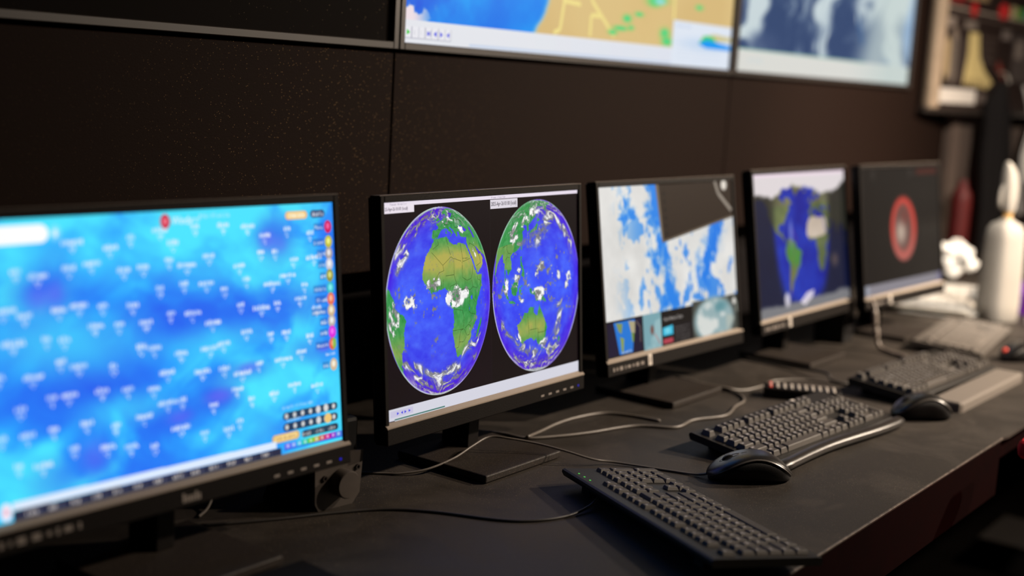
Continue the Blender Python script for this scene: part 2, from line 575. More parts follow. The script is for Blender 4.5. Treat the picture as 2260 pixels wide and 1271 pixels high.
# coarse coast lines (lon, lat)
LAND = [
    [(-6, 36), (10, 37), (11, 33.5), (15.5, 31.5), (20, 31), (23, 32.8), (32, 31), (34, 27.5), (37, 21), (39.5, 15.5), (43, 11.5), (51, 12), (48, 4.5), (42, -1.5), (39, -6.5), (40.7, -14), (35, -20), (35.5, -24), (32.7, -26), (31, -30), (27, -33.7), (20, -34.8), (18.3, -32.5), (15.2, -27), (12, -18), (13.7, -12), (12.2, -6), (9, -1), (9.6, 4), (4.5, 6.3), (-4, 5.2), (-8, 4.4), (-13.2, 8.8), (-16.7, 12.5), (-17.3, 14.7), (-16.3, 20), (-14.5, 26), (-10, 30)],
    [(44, -25), (43.8, -21), (49.3, -12.3), (50.4, -16), (47, -25)],
    [(-9, 43), (-9, 37), (-5.5, 36), (-2, 37), (0, 39.5), (3, 42.3), (7, 43.5), (10, 44), (12.5, 41.5), (16, 38.2), (18.3, 40), (13.5, 44.3), (15, 44.5), (19, 42), (20.5, 39), (22.5, 36.6), (24, 40.5), (27, 40.7), (26.5, 38), (28, 36.7), (32, 36.2), (36, 36.5), (34.5, 31.5), (35, 28.5), (39, 21), (43, 13), (45, 13), (52, 16.5), (55.5, 17.8), (59.8, 22.5), (56.5, 25.5), (51.5, 25), (48.5, 29.5), (50, 30), (54, 26.7), (57, 26.5), (61, 25.2), (67, 25), (70, 21), (72.8, 19), (74.5, 13), (77.3, 8), (80, 13), (80.5, 16), (86.5, 20.5), (91, 22.5), (94.3, 17), (97.5, 16.5), (98.5, 10), (101, 4), (103.6, 1.4), (103.3, 4.5), (100.3, 8), (100.3, 13), (103, 11), (105, 8.7), (109.2, 12), (108, 16.5), (106, 19.5), (108.5, 21.5), (114, 22.3), (119.3, 25.3), (121.8, 30.5), (119.5, 35), (122.3, 37), (118, 39), (121, 40.5), (125, 39.5), (126.3, 34.5), (129.3, 35.4), (128, 39.5), (132, 43), (138, 47), (141, 53), (137, 54.3), (142, 59), (155, 59), (156.5, 51.3), (162, 57), (165, 60), (178, 63), (180, 67), (170, 70), (140, 73), (110, 76.5), (80, 73), (68, 69), (45, 68), (40, 66.5), (41, 68.5), (28, 71), (15, 68.5), (5, 61.5), (6, 58.3), (11, 59), (13, 55.6), (17, 59), (18, 61), (22, 65.5), (25, 65), (21.5, 61.5), (28, 60), (23, 57.5), (21, 55), (14, 54), (10.7, 54), (10.5, 57.3), (8.2, 56.5), (8.5, 54), (4, 51.8), (-1.5, 49.3), (-4.5, 48.3), (-1.2, 45), (-1.8, 43.4)],
    [(-5.3, 50), (1.3, 51.2), (0.3, 53), (-1.5, 55), (-2, 57.5), (-5, 58.5), (-5.2, 55), (-3, 54.2), (-4.7, 52)], [(-10, 52), (-6.3, 52.2), (-6, 55), (-9.5, 54)],
    [(-22, 64), (-18, 63.4), (-14, 65), (-16, 66.4), (-23, 66)],
    [(8.5, 39), (9.7, 39.3), (9.3, 42.8), (8.6, 42)], [(12.5, 37.8), (15.2, 36.8), (15.5, 38.2)], [(23.6, 35.4), (26.2, 35.1)],
    [(-45, 60), (-52, 66), (-58, 75), (-70, 78), (-35, 83.5), (-18, 80), (-22, 70), (-40, 65)],
    [(-168, 66), (-156, 71), (-125, 70), (-95, 72), (-82, 67), (-94, 60), (-82, 55), (-79, 52), (-77, 60), (-65, 59), (-56, 52), (-66, 49), (-65, 44), (-70, 42), (-76, 35), (-81, 31), (-80, 25), (-82.5, 29), (-90, 29.5), (-97, 27), (-97, 20), (-91, 18.7), (-87, 21.4), (-88, 16), (-83.5, 15), (-83, 10), (-78, 9), (-80, 7.5), (-85, 10.5), (-94, 16), (-105, 20), (-112, 28), (-115, 31), (-110, 23), (-117, 33), (-124, 40), (-124, 48), (-135, 58), (-150, 60), (-160, 56), (-158, 59), (-165, 62)],
    [(-77, 8), (-72, 12), (-62, 10.5), (-51, 4.5), (-50, 0), (-44, -2.5), (-37, -4.7), (-34.8, -8), (-39, -13.5), (-39.5, -18), (-42, -23), (-48, -26), (-53, -33.5), (-58, -35), (-57, -38), (-62, -39), (-65, -45), (-69, -52), (-73, -52), (-74, -44), (-73, -37), (-70, -18), (-76, -14), (-81, -5), (-80, 0), (-77, 5)],
    [(114, -22), (117, -20.7), (122, -18), (125, -14.5), (129, -15), (131, -12), (136.5, -12), (135.7, -15), (139.5, -17.5), (141.5, -14), (142.4, -10.8), (145.3, -15), (149.5, -21), (153, -26), (151.5, -33), (149.8, -37.5), (144, -38.7), (139.8, -37), (137.8, -33), (135.5, -34.5), (131, -31.5), (124, -33), (118, -35), (115, -34), (115.7, -31.5)], [(145, -41), (148, -41), (147, -43.5)],
    [(109, 1.5), (111.5, 2.7), (117, 7), (119, 5), (117.5, 0), (116, -3.7), (110.5, -3)], [(95.3, 5.6), (100, 2.5), (104, -2), (105.8, -5.8), (102, -4)], [(105.5, -6.6), (110.5, -6.5), (114.4, -7.6), (114.4, -8.6), (107, -7.6)],
    [(119.5, -5.3), (119.5, 0), (120.5, 1.2), (125, 1.5), (121, .4), (121.3, -1), (123.2, -.9), (121.7, -2), (122.8, -4.5), (120.6, -3)],
    [(131, -1), (134, -1), (135, -3.3), (138, -1.7), (144, -4), (147.5, -6), (150.7, -10.4), (146.5, -8.6), (143, -9), (138.5, -8.2), (137.8, -5.2), (133, -4)],
    [(120.5, 18.3), (122.2, 18.3), (121.8, 15.5), (124, 12.7), (125.8, 9.5), (126.3, 7), (125.3, 5.7), (122.2, 7.2), (123.5, 9.5), (121, 13.7)],
    [(130, 31.3), (131.8, 33.7), (135, 33.6), (138, 34.7), (140.8, 35.7), (142, 39.5), (141, 41.3), (140, 40), (136.8, 37), (132.5, 35.5), (130, 33.5)], [(140.2, 41.8), (143.2, 42), (145.4, 43.4), (141.9, 45.4)],
    [(120.2, 22.5), (121, 22), (121.8, 25.2), (120.8, 24.8)], [(109, 18.5), (111, 19.8), (109.5, 20)], [(80, 9.5), (81.8, 7), (80.3, 6)],
    [(167, -46), (171, -42.5), (172.7, -40.6), (174.2, -41.7), (171, -45), (169, -46.7)], [(173, -35), (175.5, -37), (178.5, -37.7), (177, -39.8), (175, -41.5), (173.8, -39.2)],
    [(-180, -72), (-60, -66), (0, -70), (60, -67), (140, -66), (180, -72), (180, -90), (-180, -90)],
]
SEAS = [[(28.5, 42), (28.5, 44), (31, 46.3), (36, 45.2), (41.5, 42.3), (38, 41), (31, 41.3)], [(47.5, 44), (51, 46.8), (53, 45), (53.5, 37), (50, 37), (49.5, 41)], [(32, -1.8), (34, -1.8), (34, .3), (32, .3)], [(29.3, -4), (30.5, -8), (29.5, -7)], [(34, -10), (34.8, -14), (34.2, -12)]]
_E = Pic(1440, 720)
LANDM = np.zeros((720, 1440), bool)
for pl in LAND:
    q = [((a + 180) / 360, (b + 90) / 180) for a, b in pl]
    j0, j1 = max(int(min(p[1] for p in q) * 720) - 1, 0), int(max(p[1] for p in q) * 720) + 2
    LANDM[j0:j1] |= _E.mask(q, _E.u[j0:j1], _E.v[j0:j1])
for pl in SEAS:
    q = [((a + 180) / 360, (b + 90) / 180) for a, b in pl]
    LANDM &= ~_E.mask(q)


def is_land(lon, lat):
    i = np.floor((lon + 180) / 360 * 1440).astype(int) % 1440
    j = np.clip(np.floor((lat + 90) / 180 * 720).astype(int), 0, 719)
    return LANDM[j, i]


BORDERS = [[(-8.7, 27.5), (-5, 25), (3, 19), (12, 23.5), (14, 22.5), (25, 19.9)], [(25, 31.6), (25, 20), (37, 22)], [(25, 22), (34, 22)], [(9.5, 30.3), (12, 23.5)], [(8, 37), (9.5, 30.3)], [(-2, 35), (-1, 32), (-8.7, 28.8)], [(3, 19), (4, 16), (-1, 15), (-5, 11), (-8, 10.5)], [(15, 22), (14, 13), (4, 13)], [(24, 19.9), (23, 11), (28, 9), (34, 10), (36, 14), (38, 18)], [(14, 13), (16, 8), (10, 7), (9, 5)], [(16, 8), (18, 4), (27, 5), (31, 3.5), (35, 5), (42, 4)], [(35, 5), (34, 10)], [(34, 1), (34, -1), (39, -4.5)], [(30, 0), (29.5, -8), (32, -9.5), (40, -11)], [(18, 4), (17, -1), (13, -5.5), (22, -7), (24, -11), (24, -17.5)], [(12, -17.4), (18, -17.4), (24, -17.6), (21, -18.2), (20, -22), (20, -28), (16.5, -28.6)], [(25, -17.8), (29, -22), (32, -22), (33, -17), (30, -15.6), (25, -17.8)], [(20, -25), (25.5, -25.5), (29, -22.2)], [(30, -15), (33, -14), (32.5, -9.5)], [(48, 8), (45, 5)], [(42, 11), (43, 9), (48, 8)], [(-3, 5), (-3, 11), (0, 11)], [(1.5, 6), (1, 11)], [(2.7, 6.5), (3.5, 12)], [(43, 17), (52, 19), (52, 22.6), (47, 30), (39, 32), (37, 30)], [(-7, 42), (-7, 37.2)], [(-1.8, 43.2), (3, 42.3)], [(7, 44), (7.5, 47.5), (2.5, 51)], [(7.5, 47.5), (13.5, 46.5), (17, 48), (15, 51), (14.5, 54)], [(17, 48), (22, 48.2), (24, 51), (23.5, 54)], [(22, 48), (22, 44), (28, 44)], [(24, 51.5), (34, 52), (40, 49.5), (38.5, 47.2)], [(28, 56), (31, 52)], [(27, 60), (28, 56), (21, 56)],
           [(129, -15), (129, -32)], [(138, -16.5), (138, -26), (129, -26)], [(138, -26), (141, -26), (141, -38)], [(141, -29), (149, -29), (153, -28.3)], [(98, 18), (101, 20), (105, 19)], [(98, 25), (102, 22), (108, 21.7)], [(88, 27), (97, 28), (98, 24)], [(117, 49.5), (120, 53), (131, 47.7), (131, 43)], [(88, 49), (97, 43), (107, 42), (117, 49.5), (105, 50.3), (88, 49)]]


# ------------------------------------------------------------------ the pictures
def globe(P, uc, vc, ru, rv, lon0, seed):
    i0, i1 = max(int((uc - ru) * P.w) - 2, 0), min(int((uc + ru) * P.w) + 3, P.w)
    j0, j1 = int((vc - rv) * P.h) - 2, int((vc + rv) * P.h) + 3
    u, v = P.u[j0:j1, i0:i1], P.v[j0:j1, i0:i1]
    x, y = (u - uc) / ru, (v - vc) / rv
    r = np.hypot(x, y)
    ins = r <= 1
    D, a = 6.61, math.tan(math.asin(1 / 6.61)) * .9995
    dy, dz = a * x, a * y
    qa = 1 + dy * dy + dz * dz
    disc = np.clip(D * D - qa * (D * D - 1), 0, None)
    t = (D - np.sqrt(disc)) / qa
    X, Y, Z = D - t, dy * t, dz * t
    lat = np.degrees(np.arcsin(np.clip(Z, -1, 1)))
    lon = np.degrees(np.arctan2(Y, X)) + lon0
    lonw = (lon + 180) % 360 - 180
    land = is_land(lonw + (vnoise(lon * 1.4, lat * 1.4, 5) - .5) * 1.2, lat + (vnoise(lon * 1.4, lat * 1.4, 9) - .5) * 1.2)
    edge = sstep(.75, 1.0, r)
    n1 = fbm(lon / 9, lat / 5, 5, seed)
    sea = np.array([62, 88, 250]) + (n1 - .5)[..., None] * np.array([30, 60, 20]) + edge[..., None] * np.array([10, -38, -15]) + (np.abs(lat) / 70)[..., None] * np.array([8, -22, -25])
    dry = np.exp(-((lat - 21) / 10.5) ** 2) * ((lonw > -20) & (lonw < 60)) + .8 * np.exp(-((lat + 25) / 8) ** 2) * ((lonw > 110) & (lonw < 150)) + .55 * np.exp(-((lat + 25) / 9) ** 2) * (lonw < 40) + .4 * ((lat > 12) & (lat < 28) & (lonw > 60) & (lonw < 110))
    dry = np.clip(dry * (.65 + .7 * fbm(lon / 6, lat / 6, 4, seed + 2)), 0, 1)
    grn = np.array([58, 150, 78]) + (fbm(lon / 3, lat / 3, 3, seed + 4) - .5)[..., None] * np.array([50, 40, 40])
    lc = grn + (np.array([178, 172, 84]) - grn) * dry[..., None]
    lc = np.where((lat < -60)[..., None], np.array([205, 208, 212]) - 60 * n1[..., None], lc)
    col = np.where(land[..., None], lc, sea)
    # clouds: blobs in the tropics, swirling bands further out
    wx, wy = fbm(lon / 14, lat / 14, 3, seed + 11) - .5, fbm(lon / 14, lat / 14, 3, seed + 12) - .5
    trop = np.exp(-((lat - 3 - 3 * np.sin(lon / 23.0)) / 9) ** 2)
    b1 = fbm(lon / 5.5 + wx, lat / 5.0 + wy, 6, seed + 20, .58)
    if lon0 < 90:
        blobs = [(-7, 9, 6, 4.5, 1), (9, 1.5, 4, 4, .8), (16, 1, 7, 5, 1), (25, 5, 6, 5, .8), (-30, 2, 11, 3.5, .6), (-50, -3, 7, 7, .9), (-62, -9, 9, 10, .8), (36, -18, 5, 4, .35), (44, 29, 4, 8, .5), (12, 50, 9, 5, .8), (38, -24, 5, 3, .8), (30, 42, 8, 4, .6)]
        arcs = [[(-62, 30), (-48, 42), (-30, 53), (-8, 58)], [(-50, 20), (-40, 33), (-36, 46)], [(-48, -34), (-25, -40), (-2, -46), (14, -41), (24, -45)], [(-6, -47), (0, -55), (14, -60)], [(30, -33), (40, -30), (47, -24)], [(20, -52), (38, -48), (52, -38)], [(-38, -45), (-20, -57), (5, -63)]]
    else:
        blobs = [(101, 0, 6, 6, .7), (113, 2, 5, 4, .6), (120, 6, 5, 5, .9), (126, 2, 5, 6, 1), (121, -4, 5, 4, .9), (142, -5, 7, 3.5, 1), (146, 10, 9, 5, 1), (154, 8, 5, 5, .8), (168, 6, 4, 4, .6), (176, -2, 6, 4, .9), (184, 3, 6, 3, .6), (104, 36, 10, 7, 1), (118, 44, 9, 5, .7), (138, -14, 3, 3, .6), (113, -31, 4, 4, .6), (134, 52, 10, 5, .8)]
        arcs = [[(142, 28), (156, 38), (166, 47), (160, 55)], [(168, 50), (184, 38), (196, 22)], [(88, -22), (103, -34), (122, -43), (142, -46)], [(150, -38), (160, -47), (175, -44)], [(168, -14), (171, -27), (166, -36)], [(95, -48), (118, -57), (145, -60), (170, -56)], [(118, 28), (132, 30), (150, 33)]]
    dens = 0 * lat
    for (bx, by, rx_, ry_, am) in blobs:
        dens = np.maximum(dens, am * np.exp(-(((lon - bx) / rx_) ** 2 + ((lat - by) / ry_) ** 2)))
    c1 = sstep(.47, .58, b1 - .15 + .30 * dens) * sstep(.05, .3, dens)
    arc = 0 * lat
    for ar in arcs:
        for (ax, ay), (bx, by) in zip(ar[:-1], ar[1:]):
            px_, py_ = (lon - ax) * .75, lat - ay
            qx, qy = (bx - ax) * .75, by - ay
            t_ = np.clip((px_ * qx + py_ * qy) / (qx * qx + qy * qy), 0, 1)
            dd = np.hypot(px_ - t_ * qx + 9 * wx, py_ - t_ * qy + 9 * wy)
            arc = np.maximum(arc, np.exp(-(dd / 4.2) ** 2))
    mid = sstep(34, 56, np.abs(lat)) * .55
    sw = fbm((lon + 75 * wx + 1.6 * np.abs(lat)) / 16, (lat + 46 * wy - .45 * np.abs(lon)) / 6.5, 6, seed + 30, .58)
    c2 = sstep(.38, .62, sw - .15 + .26 * np.maximum(arc, mid)) * np.clip(np.maximum(arc * 1.7, mid * 1.5), 0, 1)
    c3 = sstep(.64, .70, fbm(lon / 3.0, lat / 3.0, 5, seed + 40, .6)) * sstep(35, 15, np.abs(lat)) * sstep(.50, .62, vnoise(lon / 14, lat / 10, seed + 43)) * (.5 + .5 * ~land)
    core = sstep(.50, .70, b1 - .12 + .30 * dens) * c1 + sstep(.50, .74, sw + .12 * arc) * c2
    gray = 122 + 124 * np.clip(core, 0, 1) + 40 * (fbm(lon / 3, lat / 2, 4, seed + 50) - .5)
    cl = np.clip(np.maximum(np.maximum(c1, c2 * .97), c3), 0, 1)
    core = sstep(.50, .64, b1) * c1 + sstep(.52, .72, sw) * c2
    gray = 128 + 118 * np.clip(core, 0, 1) + 40 * (fbm(lon / 3, lat / 2, 4, seed + 50) - .5)
    col = col + (gray[..., None] - col) * cl[..., None]
    rim = sstep(.972, .992, r) * (.35 + .65 * sstep(.35, .6, vnoise(np.degrees(np.arctan2(y, x)) / 25, 1.7, seed + 3)))
    col = col + (np.array([205, 215, 225]) - col) * (rim * .8)[..., None]
    sub = P.a[j0:j1, i0:i1]
    sub[ins] = (col / 255.0)[ins]
    for bl in BORDERS:
        pts = []
        for (ax, ay), (bx, by) in zip(bl[:-1], bl[1:]):
            for k in range(6):
                f = k / 6.0
                lo, la = math.radians(ax + (bx - ax) * f - lon0), math.radians(ay + (by - ay) * f)
                X1, Y1, Z1 = math.cos(la) * math.cos(lo), math.cos(la) * math.sin(lo), math.sin(la)
                if X1 > .2:
                    pts.append((uc + ru * (Y1 / (D - X1)) / a, vc + rv * (Z1 / (D - X1)) / a))
        if len(pts) > 2:
            P.line(pts, 1.6, (40, 62, 22), .75)


def pic_globes():
    P = Pic(1300, 813, (17, 9, 12))
    P.mixm(fbm(P.u * 6, P.v * 4, 3, 2) * .25 * (P.u < .5), (30, 8, 34))
    globe(P, .248, .517, .247, .448, 0, 3)
    globe(P, .757, .513, .250, .452, 141, 8)
    P.rect(0, .0, 1, .058, (212, 212, 224))
    P.rect(0.03, .0035, .26, .0095, (70, 120, 110))
    P.rect(0.0, .0, .03, .0035, (40, 30, 45))
    P.rect(.012, .018, .112, .048, (200, 196, 222))
    for k, x in enumerate((.045, .062, .078, .096)):
        P.poly([(x - .004, .026), (x + .005, .033), (x - .004, .04)] if k != 1 else [(x + .005, .026), (x - .004, .033), (x + .005, .04)], (60, 60, 225))
    P.rect(0, .982, 1, 1, (232, 222, 236))
    P.rect(0, .950, .135, .990, (235, 226, 236))
    P.text('25-Apr-26 01:00 (local)', .008, .962, .021, (70, 55, 75), .80)
    P.rect(.502, .934, .648, .979, (222, 216, 226))
    P.text('2025-Apr-26 01:00 (local)', .506, .948, .028, (25, 20, 30), .74)
    P.text('Meteosat - Airmass Color', .03, .985, .014, (150, 140, 160), .8)
    P.text('Himawari - Airmass Color', .508, .985, .014, (150, 140, 160), .8)
    P.rect(.4985, .06, .5005, .98, (26, 18, 22))
    return P


def pic_wind():
    P = Pic(960, 600, (40, 150, 250))
    rnd = random.Random(11)
    u, v = P.u * 1.6, P.v
    wx, wy = fbm(u * 2, v * 2, 3, 1) - .5, fbm(u * 2, v * 2, 3, 4) - .5
    n = fbm((u + v * .5) * 2.6 + wx * 1.4, (v - u * .45) * 3.6 + wy * 1.4, 5, 6)
    g = fbm((u * .75 + v) * 9 + wx * 2, (v - u) * 2.2, 3, 15)
    t = np.clip(.12 + sstep(.26, .66, n) * .85 + (g - .5) * .5, 0, 1)[..., None]
    c0, c1, c2 = np.array([40, 108, 244]) / 255., np.array([44, 158, 255]) / 255., np.array([76, 228, 255]) / 255.
    P.a = np.where(t < .5, c0 + (c1 - c0) * t * 2, c1 + (c2 - c1) * (t * 2 - 1))
    for uu, vv, a, b, al in ((.80, .86, .055, .085, .8), (.165, .735, .075, .09, .75), (.60, .28, .06, .05, .8), (.48, .24, .06, .045, .45), (.66, .36, .10, .035, .5), (.57, .62, .20, .09, .45), (.86, .60, .12, .07, .5), (.26, .40, .10, .05, .45), (.25, .13, .08, .07, .35), (.15, .10, .05, .07, .35), (.92, .40, .08, .05, .45)):
        P.ell(uu, vv, a, b, (46, 78, 232), al * .8, .8)
    for uu, vv, a, b, al in ((.775, .86, .022, .035, .6), (.815, .84, .02, .03, .4), (.15, .73, .025, .04, .5), (.19, .74, .018, .04, .5), (.605, .285, .035, .025, .6), (.49, .235, .03, .025, .5), (.70, .375, .03, .018, .5), (.26, .16, .03, .05, .4), (.95, .40, .02, .014, .6)):
        P.ell(uu, vv, a, b, (112, 96, 244), al, .9)
    for uu, vv, a, b in ((.13, .60, .10, .10), (.27, .55, .12, .09), (.42, .84, .20, .08), (.70, .77, .16, .07), (.62, .50, .16, .05), (.10, .88, .12, .06), (.35, .30, .10, .05), (.82, .27, .10, .07), (.72, .14, .07, .08), (.93, .70, .06, .05)):
        P.ell(uu, vv, a, b, (80, 232, 255), .5, .95)
    for k in range(112):
        # names of places scattered over the map, thinning out to the east
        row = k // 14
        uu = .05 + (k % 14) * .066 + (.033 if row % 2 else 0) + rnd.uniform(-.018, .018)
        vv = .90 - row * .105 + rnd.uniform(-.03, .03)
        if uu > .93 or (uu > .74 and vv < .2) or (uu < .2 and vv > .89):
            continue
        wl = rnd.choice([.020, .024, .030, .034, .042, .052])
        P.scrib(uu - wl / 2, vv, uu + wl / 2, .021, (244, 244, 255), rnd, 1.0)
        P.rect(uu - wl / 2, vv + .002, uu + wl / 2, vv + .017, (235, 238, 255), .35)
        P.scrib(uu - .007, vv - .018, uu + .006, .014, (244, 244, 255), rnd, .95)
        P.poly([(uu - .003, vv - .021), (uu + .003, vv - .021), (uu, vv - .029)], (240, 240, 255), .9)
    P.pill(-.05, .915, .182, .978, (255, 255, 255))
    P.ell(.198, .945, .014, .028, (225, 240, 255), .35, .4)
    P.ell(.198, .945, .005, .014, (235, 245, 255), .9)
    P.ell(.478, .962, .0135, .027, (205, 20, 60))
    P.ell(.478, .962, .006, .014, (240, 120, 140))
    P.text('Windy', .496, .948, .044, (250, 250, 255), .78)
    P.text('.com', .548, .955, .028, (230, 245, 255), .8)
    P.scrib(.575, .965, .66, .02, (225, 240, 255), rnd, .6)
    P.pill(.838, .938, .912, .972, (236, 172, 120))
    P.pill(.842, .942, .908, .968, (246, 214, 150))
    P.scrib(.852, .948, .90, .016, (255, 250, 235), rnd)
    P.pill(.922, .940, .972, .972, (52, 70, 110), .85)
    P.scrib(.928, .947, .966, .018, (235, 235, 245), rnd)
    ic = [(.900, (208, 24, 88)), (.838, (196, 190, 60)), (.790, (170, 160, 160)), (.745, (200, 200, 215)), (.698, (150, 150, 60)), (.645, (60, 190, 200)), (.600, (235, 110, 80)), (.552, (210, 180, 140)), (.508, (190, 180, 170)), (.462, (222, 40, 222)), (.412, (235, 90, 60)), (.325, (215, 185, 150))]
    for k, (vv, c) in enumerate(ic):
        wl = (.03, .035, .022, .02, .016, .04, .035, .05, .022, .025, .04, .02)[k]
        P.rect(.966 - wl - .004, vv - .014, .966, vv + .016, (30, 60, 140), .35)
        if k == 0:
            P.text('Menu', .934, vv - .009, .026, (245, 245, 255), .8)
        else:
            P.scrib(.966 - wl, vv - .009, .964, .018, (240, 240, 250), rnd)
        P.ell(.981, vv, .0125, .026, c)
        P.ell(.981, vv + .003, .006, .013, tuple(min(255, x + 90) for x in c), .8, .4)
    P.ell(.981, .412, .0125, .026, (120, 200, 70), .0)
    P.poly([(.981, .386), (.994, .40), (.994, .43), (.981, .438)], (120, 210, 80), .8)
    P.scrib(.955, .365, .985, .014, (235, 235, 250), rnd)
    # control strips, lower corner
    for vv, hh in ((.150, .030), (.105, .032), (.062, .028)):
        P.pill(.800 if vv > .08 else .86, vv - hh / 2, .988, vv + hh / 2, (38, 42, 62), .85)
        for k in range(7 if vv > .08 else 3):
            uu = (.812 + k * .027) if vv > .08 else (.875 + k * .045)
            if vv > .08:
                P.ell(uu, vv, .0055 + .003 * (k in (4, 5)), .011 + .005 * (k in (4, 5)), (240, 238, 235), .9, .3)
            else:
                P.scrib(uu - .012, vv - .008, uu + .014, .016, (225, 220, 215), rnd)
    P.ell(.953, .105, .0125, .020, (240, 200, 120))
    P.pill(.762, .050, .852, .084, (226, 178, 100))
    P.pill(.768, .055, .846, .079, (246, 216, 150))
    P.scrib(.775, .060, .84, .014, (190, 140, 70), rnd)
    P.scrib(.815, .128, .86, .012, (220, 240, 255), rnd)
    P.scrib(.80, .180, .90, .014, (225, 240, 255), rnd, .7)
    P.rect(.80, .012, 1, .040, (40, 90, 225), .8)
    for k, c in enumerate([(110, 110, 240), (90, 140, 250), (60, 190, 235), (50, 205, 170), (110, 205, 60), (190, 180, 70), (205, 90, 80), (205, 30, 140), (150, 40, 200), (90, 130, 230)]):
        P.rect(.802 + k * .0195, .018, .822 + k * .0195, .040, c)
        P.ell(.812 + k * .0195, .029, .004, .007, (240, 240, 250), .7, .4)
    # timeline and the days under it
    P.rect(.055, .031, 1.0, .036, (60, 70, 95), .0)
    P.poly([(.06, .036), (.775, .030), (.775, .058), (.06, .064)], (222, 236, 255))
    P.poly([(.06, .0), (.79, .0), (.79, .028), (.06, .035)], (44, 46, 70))
    for k in range(13):
        uu = .09 + k * .053
        P.scrib(uu, .008, uu + .022, .02, (225, 215, 205), rnd, .9)
        P.poly([(uu + .03, .004), (uu + .0315, .004), (uu + .0315, .028), (uu + .03, .028)], (160, 160, 180), .5)
    P.ell(.046, .036, .013, .030, (245, 240, 255))
    P.ell(.046, .036, .005, .012, (225, 150, 170), .8, .5)
    return P


def pic_clouds():
    P = Pic(800, 500, (44, 140, 236))
    u, v = P.u, P.v
    n = fbm(u * 6.5, v * 3.2, 6, 3, .56)
    ed = .33 + .20 * (fbm(v * 3, v * 0 + 2, 4, 8) - .5) - .05 * (v > .8)
    nf = fbm(u * 22, v * 11, 6, 13, .6)
    left = sstep(.05, -.07, u - ed + (n - .5) * -.55 + (nf - .5) * -.35)
    holes = sstep(.53, .62, fbm(u * 17, v * 8, 6, 21, .58) - .16 * sstep(.2, 0, u))
    left = np.clip(left * (1 - .75 * holes * sstep(.05, .3, u)), 0, 1)
    re = .50 + .12 * (.8 - v) + .16 * (fbm(v * 4, v * 0 + 9, 4, 5) - .5)
    right = sstep(-.03, .05, u - re + (n - .5) * .35 + (nf - .5) * .25)
    gap = np.exp(-((u - .80 - .06 * np.sin(v * 9 + 1) + (nf - .5) * .2) / .045) ** 2) * sstep(.25, .4, v)
    right = right * (1 - np.clip(gap * 1.5, 0, 1))
    right *= 1 - .8 * sstep(.56, .63, fbm(u * 14, v * 7, 6, 31, .58))
    wisp = sstep(.60, .70, fbm((u - .12 * v) * 26, v * 5, 4, 41)) * np.exp(-((u - .37 - .05 * (1 - v)) / .035) ** 2)
    cl = np.clip(np.maximum(np.maximum(left, right), wisp), 0, 1)
    sh = 226 + 30 * (fbm(u * 12, v * 7, 4, 51) - .5)
    blue = np.array([46, 142, 238]) - (u * 18)[..., None] * np.array([1, 1.2, .4])
    col = blue + (sh[..., None] * np.array([1, .995, .98]) - blue) * cl[..., None]
    P.a = np.clip(col, 0, 255) / 255
    # dark brown truss seen from orbit
    P.poly([(.395, 1.0), (.425, .645), (.48, .655), (1.0, .762), (1.0, 1.0)], (50, 38, 30))
    P.poly([(.395, 1.0), (.425, .645), (.438, .645), (.418, 1.0)], (118, 104, 88))
    P.line([(.425, .645), (.48, .655), (1.0, .762)], 7, (104, 92, 78))
    P.line([(.455, 1.0), (.468, .70)], 3, (38, 30, 25))
    for k in range(6):
        P.ell(.463 - .0015 * k, .69 + .05 * k, .010, .012, (34, 27, 22))
    P.line([(.86, 1.0), (.885, .92), (.99, .80)], 14, (150, 140, 128))
    P.ell(.935, .972, .024, .035, (232, 224, 212), 1, .3)
    # strip of pictures below
    P.rect(0, 0, 1, .215, (22, 18, 22))
    P.rect(.012, .008, .245, .205, (28, 20, 48))
    P.poly([(.055, .205), (.200, .205), (.175, .01), (.085, .01)], (36, 120, 214))
    for pts, c in (([(.07, .20), (.115, .19), (.105, .13), (.085, .15)], (130, 150, 90)), ([(.095, .115), (.12, .10), (.112, .02), (.10, .03)], (140, 160, 80)), ([(.155, .20), (.20, .19), (.195, .12), (.17, .13)], (176, 166, 130)), ([(.17, .13), (.19, .12), (.185, .07), (.175, .07)], (120, 150, 70))):
        P.poly(pts, c)
    P.line([(.21, .19), (.235, .15), (.232, .06)], 2, (160, 140, 120))
    P.scrib(.10, .012, .17, .018, (225, 225, 225), random.Random(3))
    P.rect(.255, .0, .385, .215, (122, 166, 176))
    P.mixm(((P.u > .255) & (P.u < .385) & (P.v < .215)) * sstep(.45, .6, fbm(P.u * 14, P.v * 9, 3, 61)) * .5, (178, 206, 208))
    P.ell(.318, .115, .012, .028, (120, 70, 60), .9, .5)
    P.line([(.335, .09), (.372, .02)], 5, (190, 130, 130), .8)
    P.rect(.392, .12, .622, .215, (20, 16, 16))
    P.text('North Atlantic Ocean', .405, .152, .036, (205, 198, 192), .72)
    P.poly([(.395, .062), (.47, .062), (.47, .12), (.395, .112)], (60, 190, 226))
    P.ell(.43, .09, .02, .018, (150, 226, 240), .7, .6)
    P.rect(.395, .012, .468, .042, (180, 66, 80))
    for k in range(5):
        P.scrib(.482, .094 - .021 * k, .60, .012, (150, 145, 140), random.Random(k), .7)
    P.rect(.628, .0, 1.0, .235, (70, 72, 66))
    P.ell(.80, .095, .165, .15, (150, 176, 180), 1, .15)
    P.mixm(((P.u > .63) & (P.v < .235)) * (((P.u - .79) / .13) ** 2 + ((P.v - .10) / .13) ** 2 < 1) * sstep(.38, .55, fbm(P.u * 11, P.v * 8, 4, 71)), (216, 220, 216))
    P.ell(.86, .17, .05, .035, (84, 140, 150), .8, .6)
    P.mixm(((P.u > .90) & (P.v < .235)) * sstep(.5, .62, fbm(P.u * 20, P.v * 10, 3, 81)) * .6, (190, 192, 180))
    P.ell(.975, .19, .014, .022, (225, 222, 215), 1, .3)
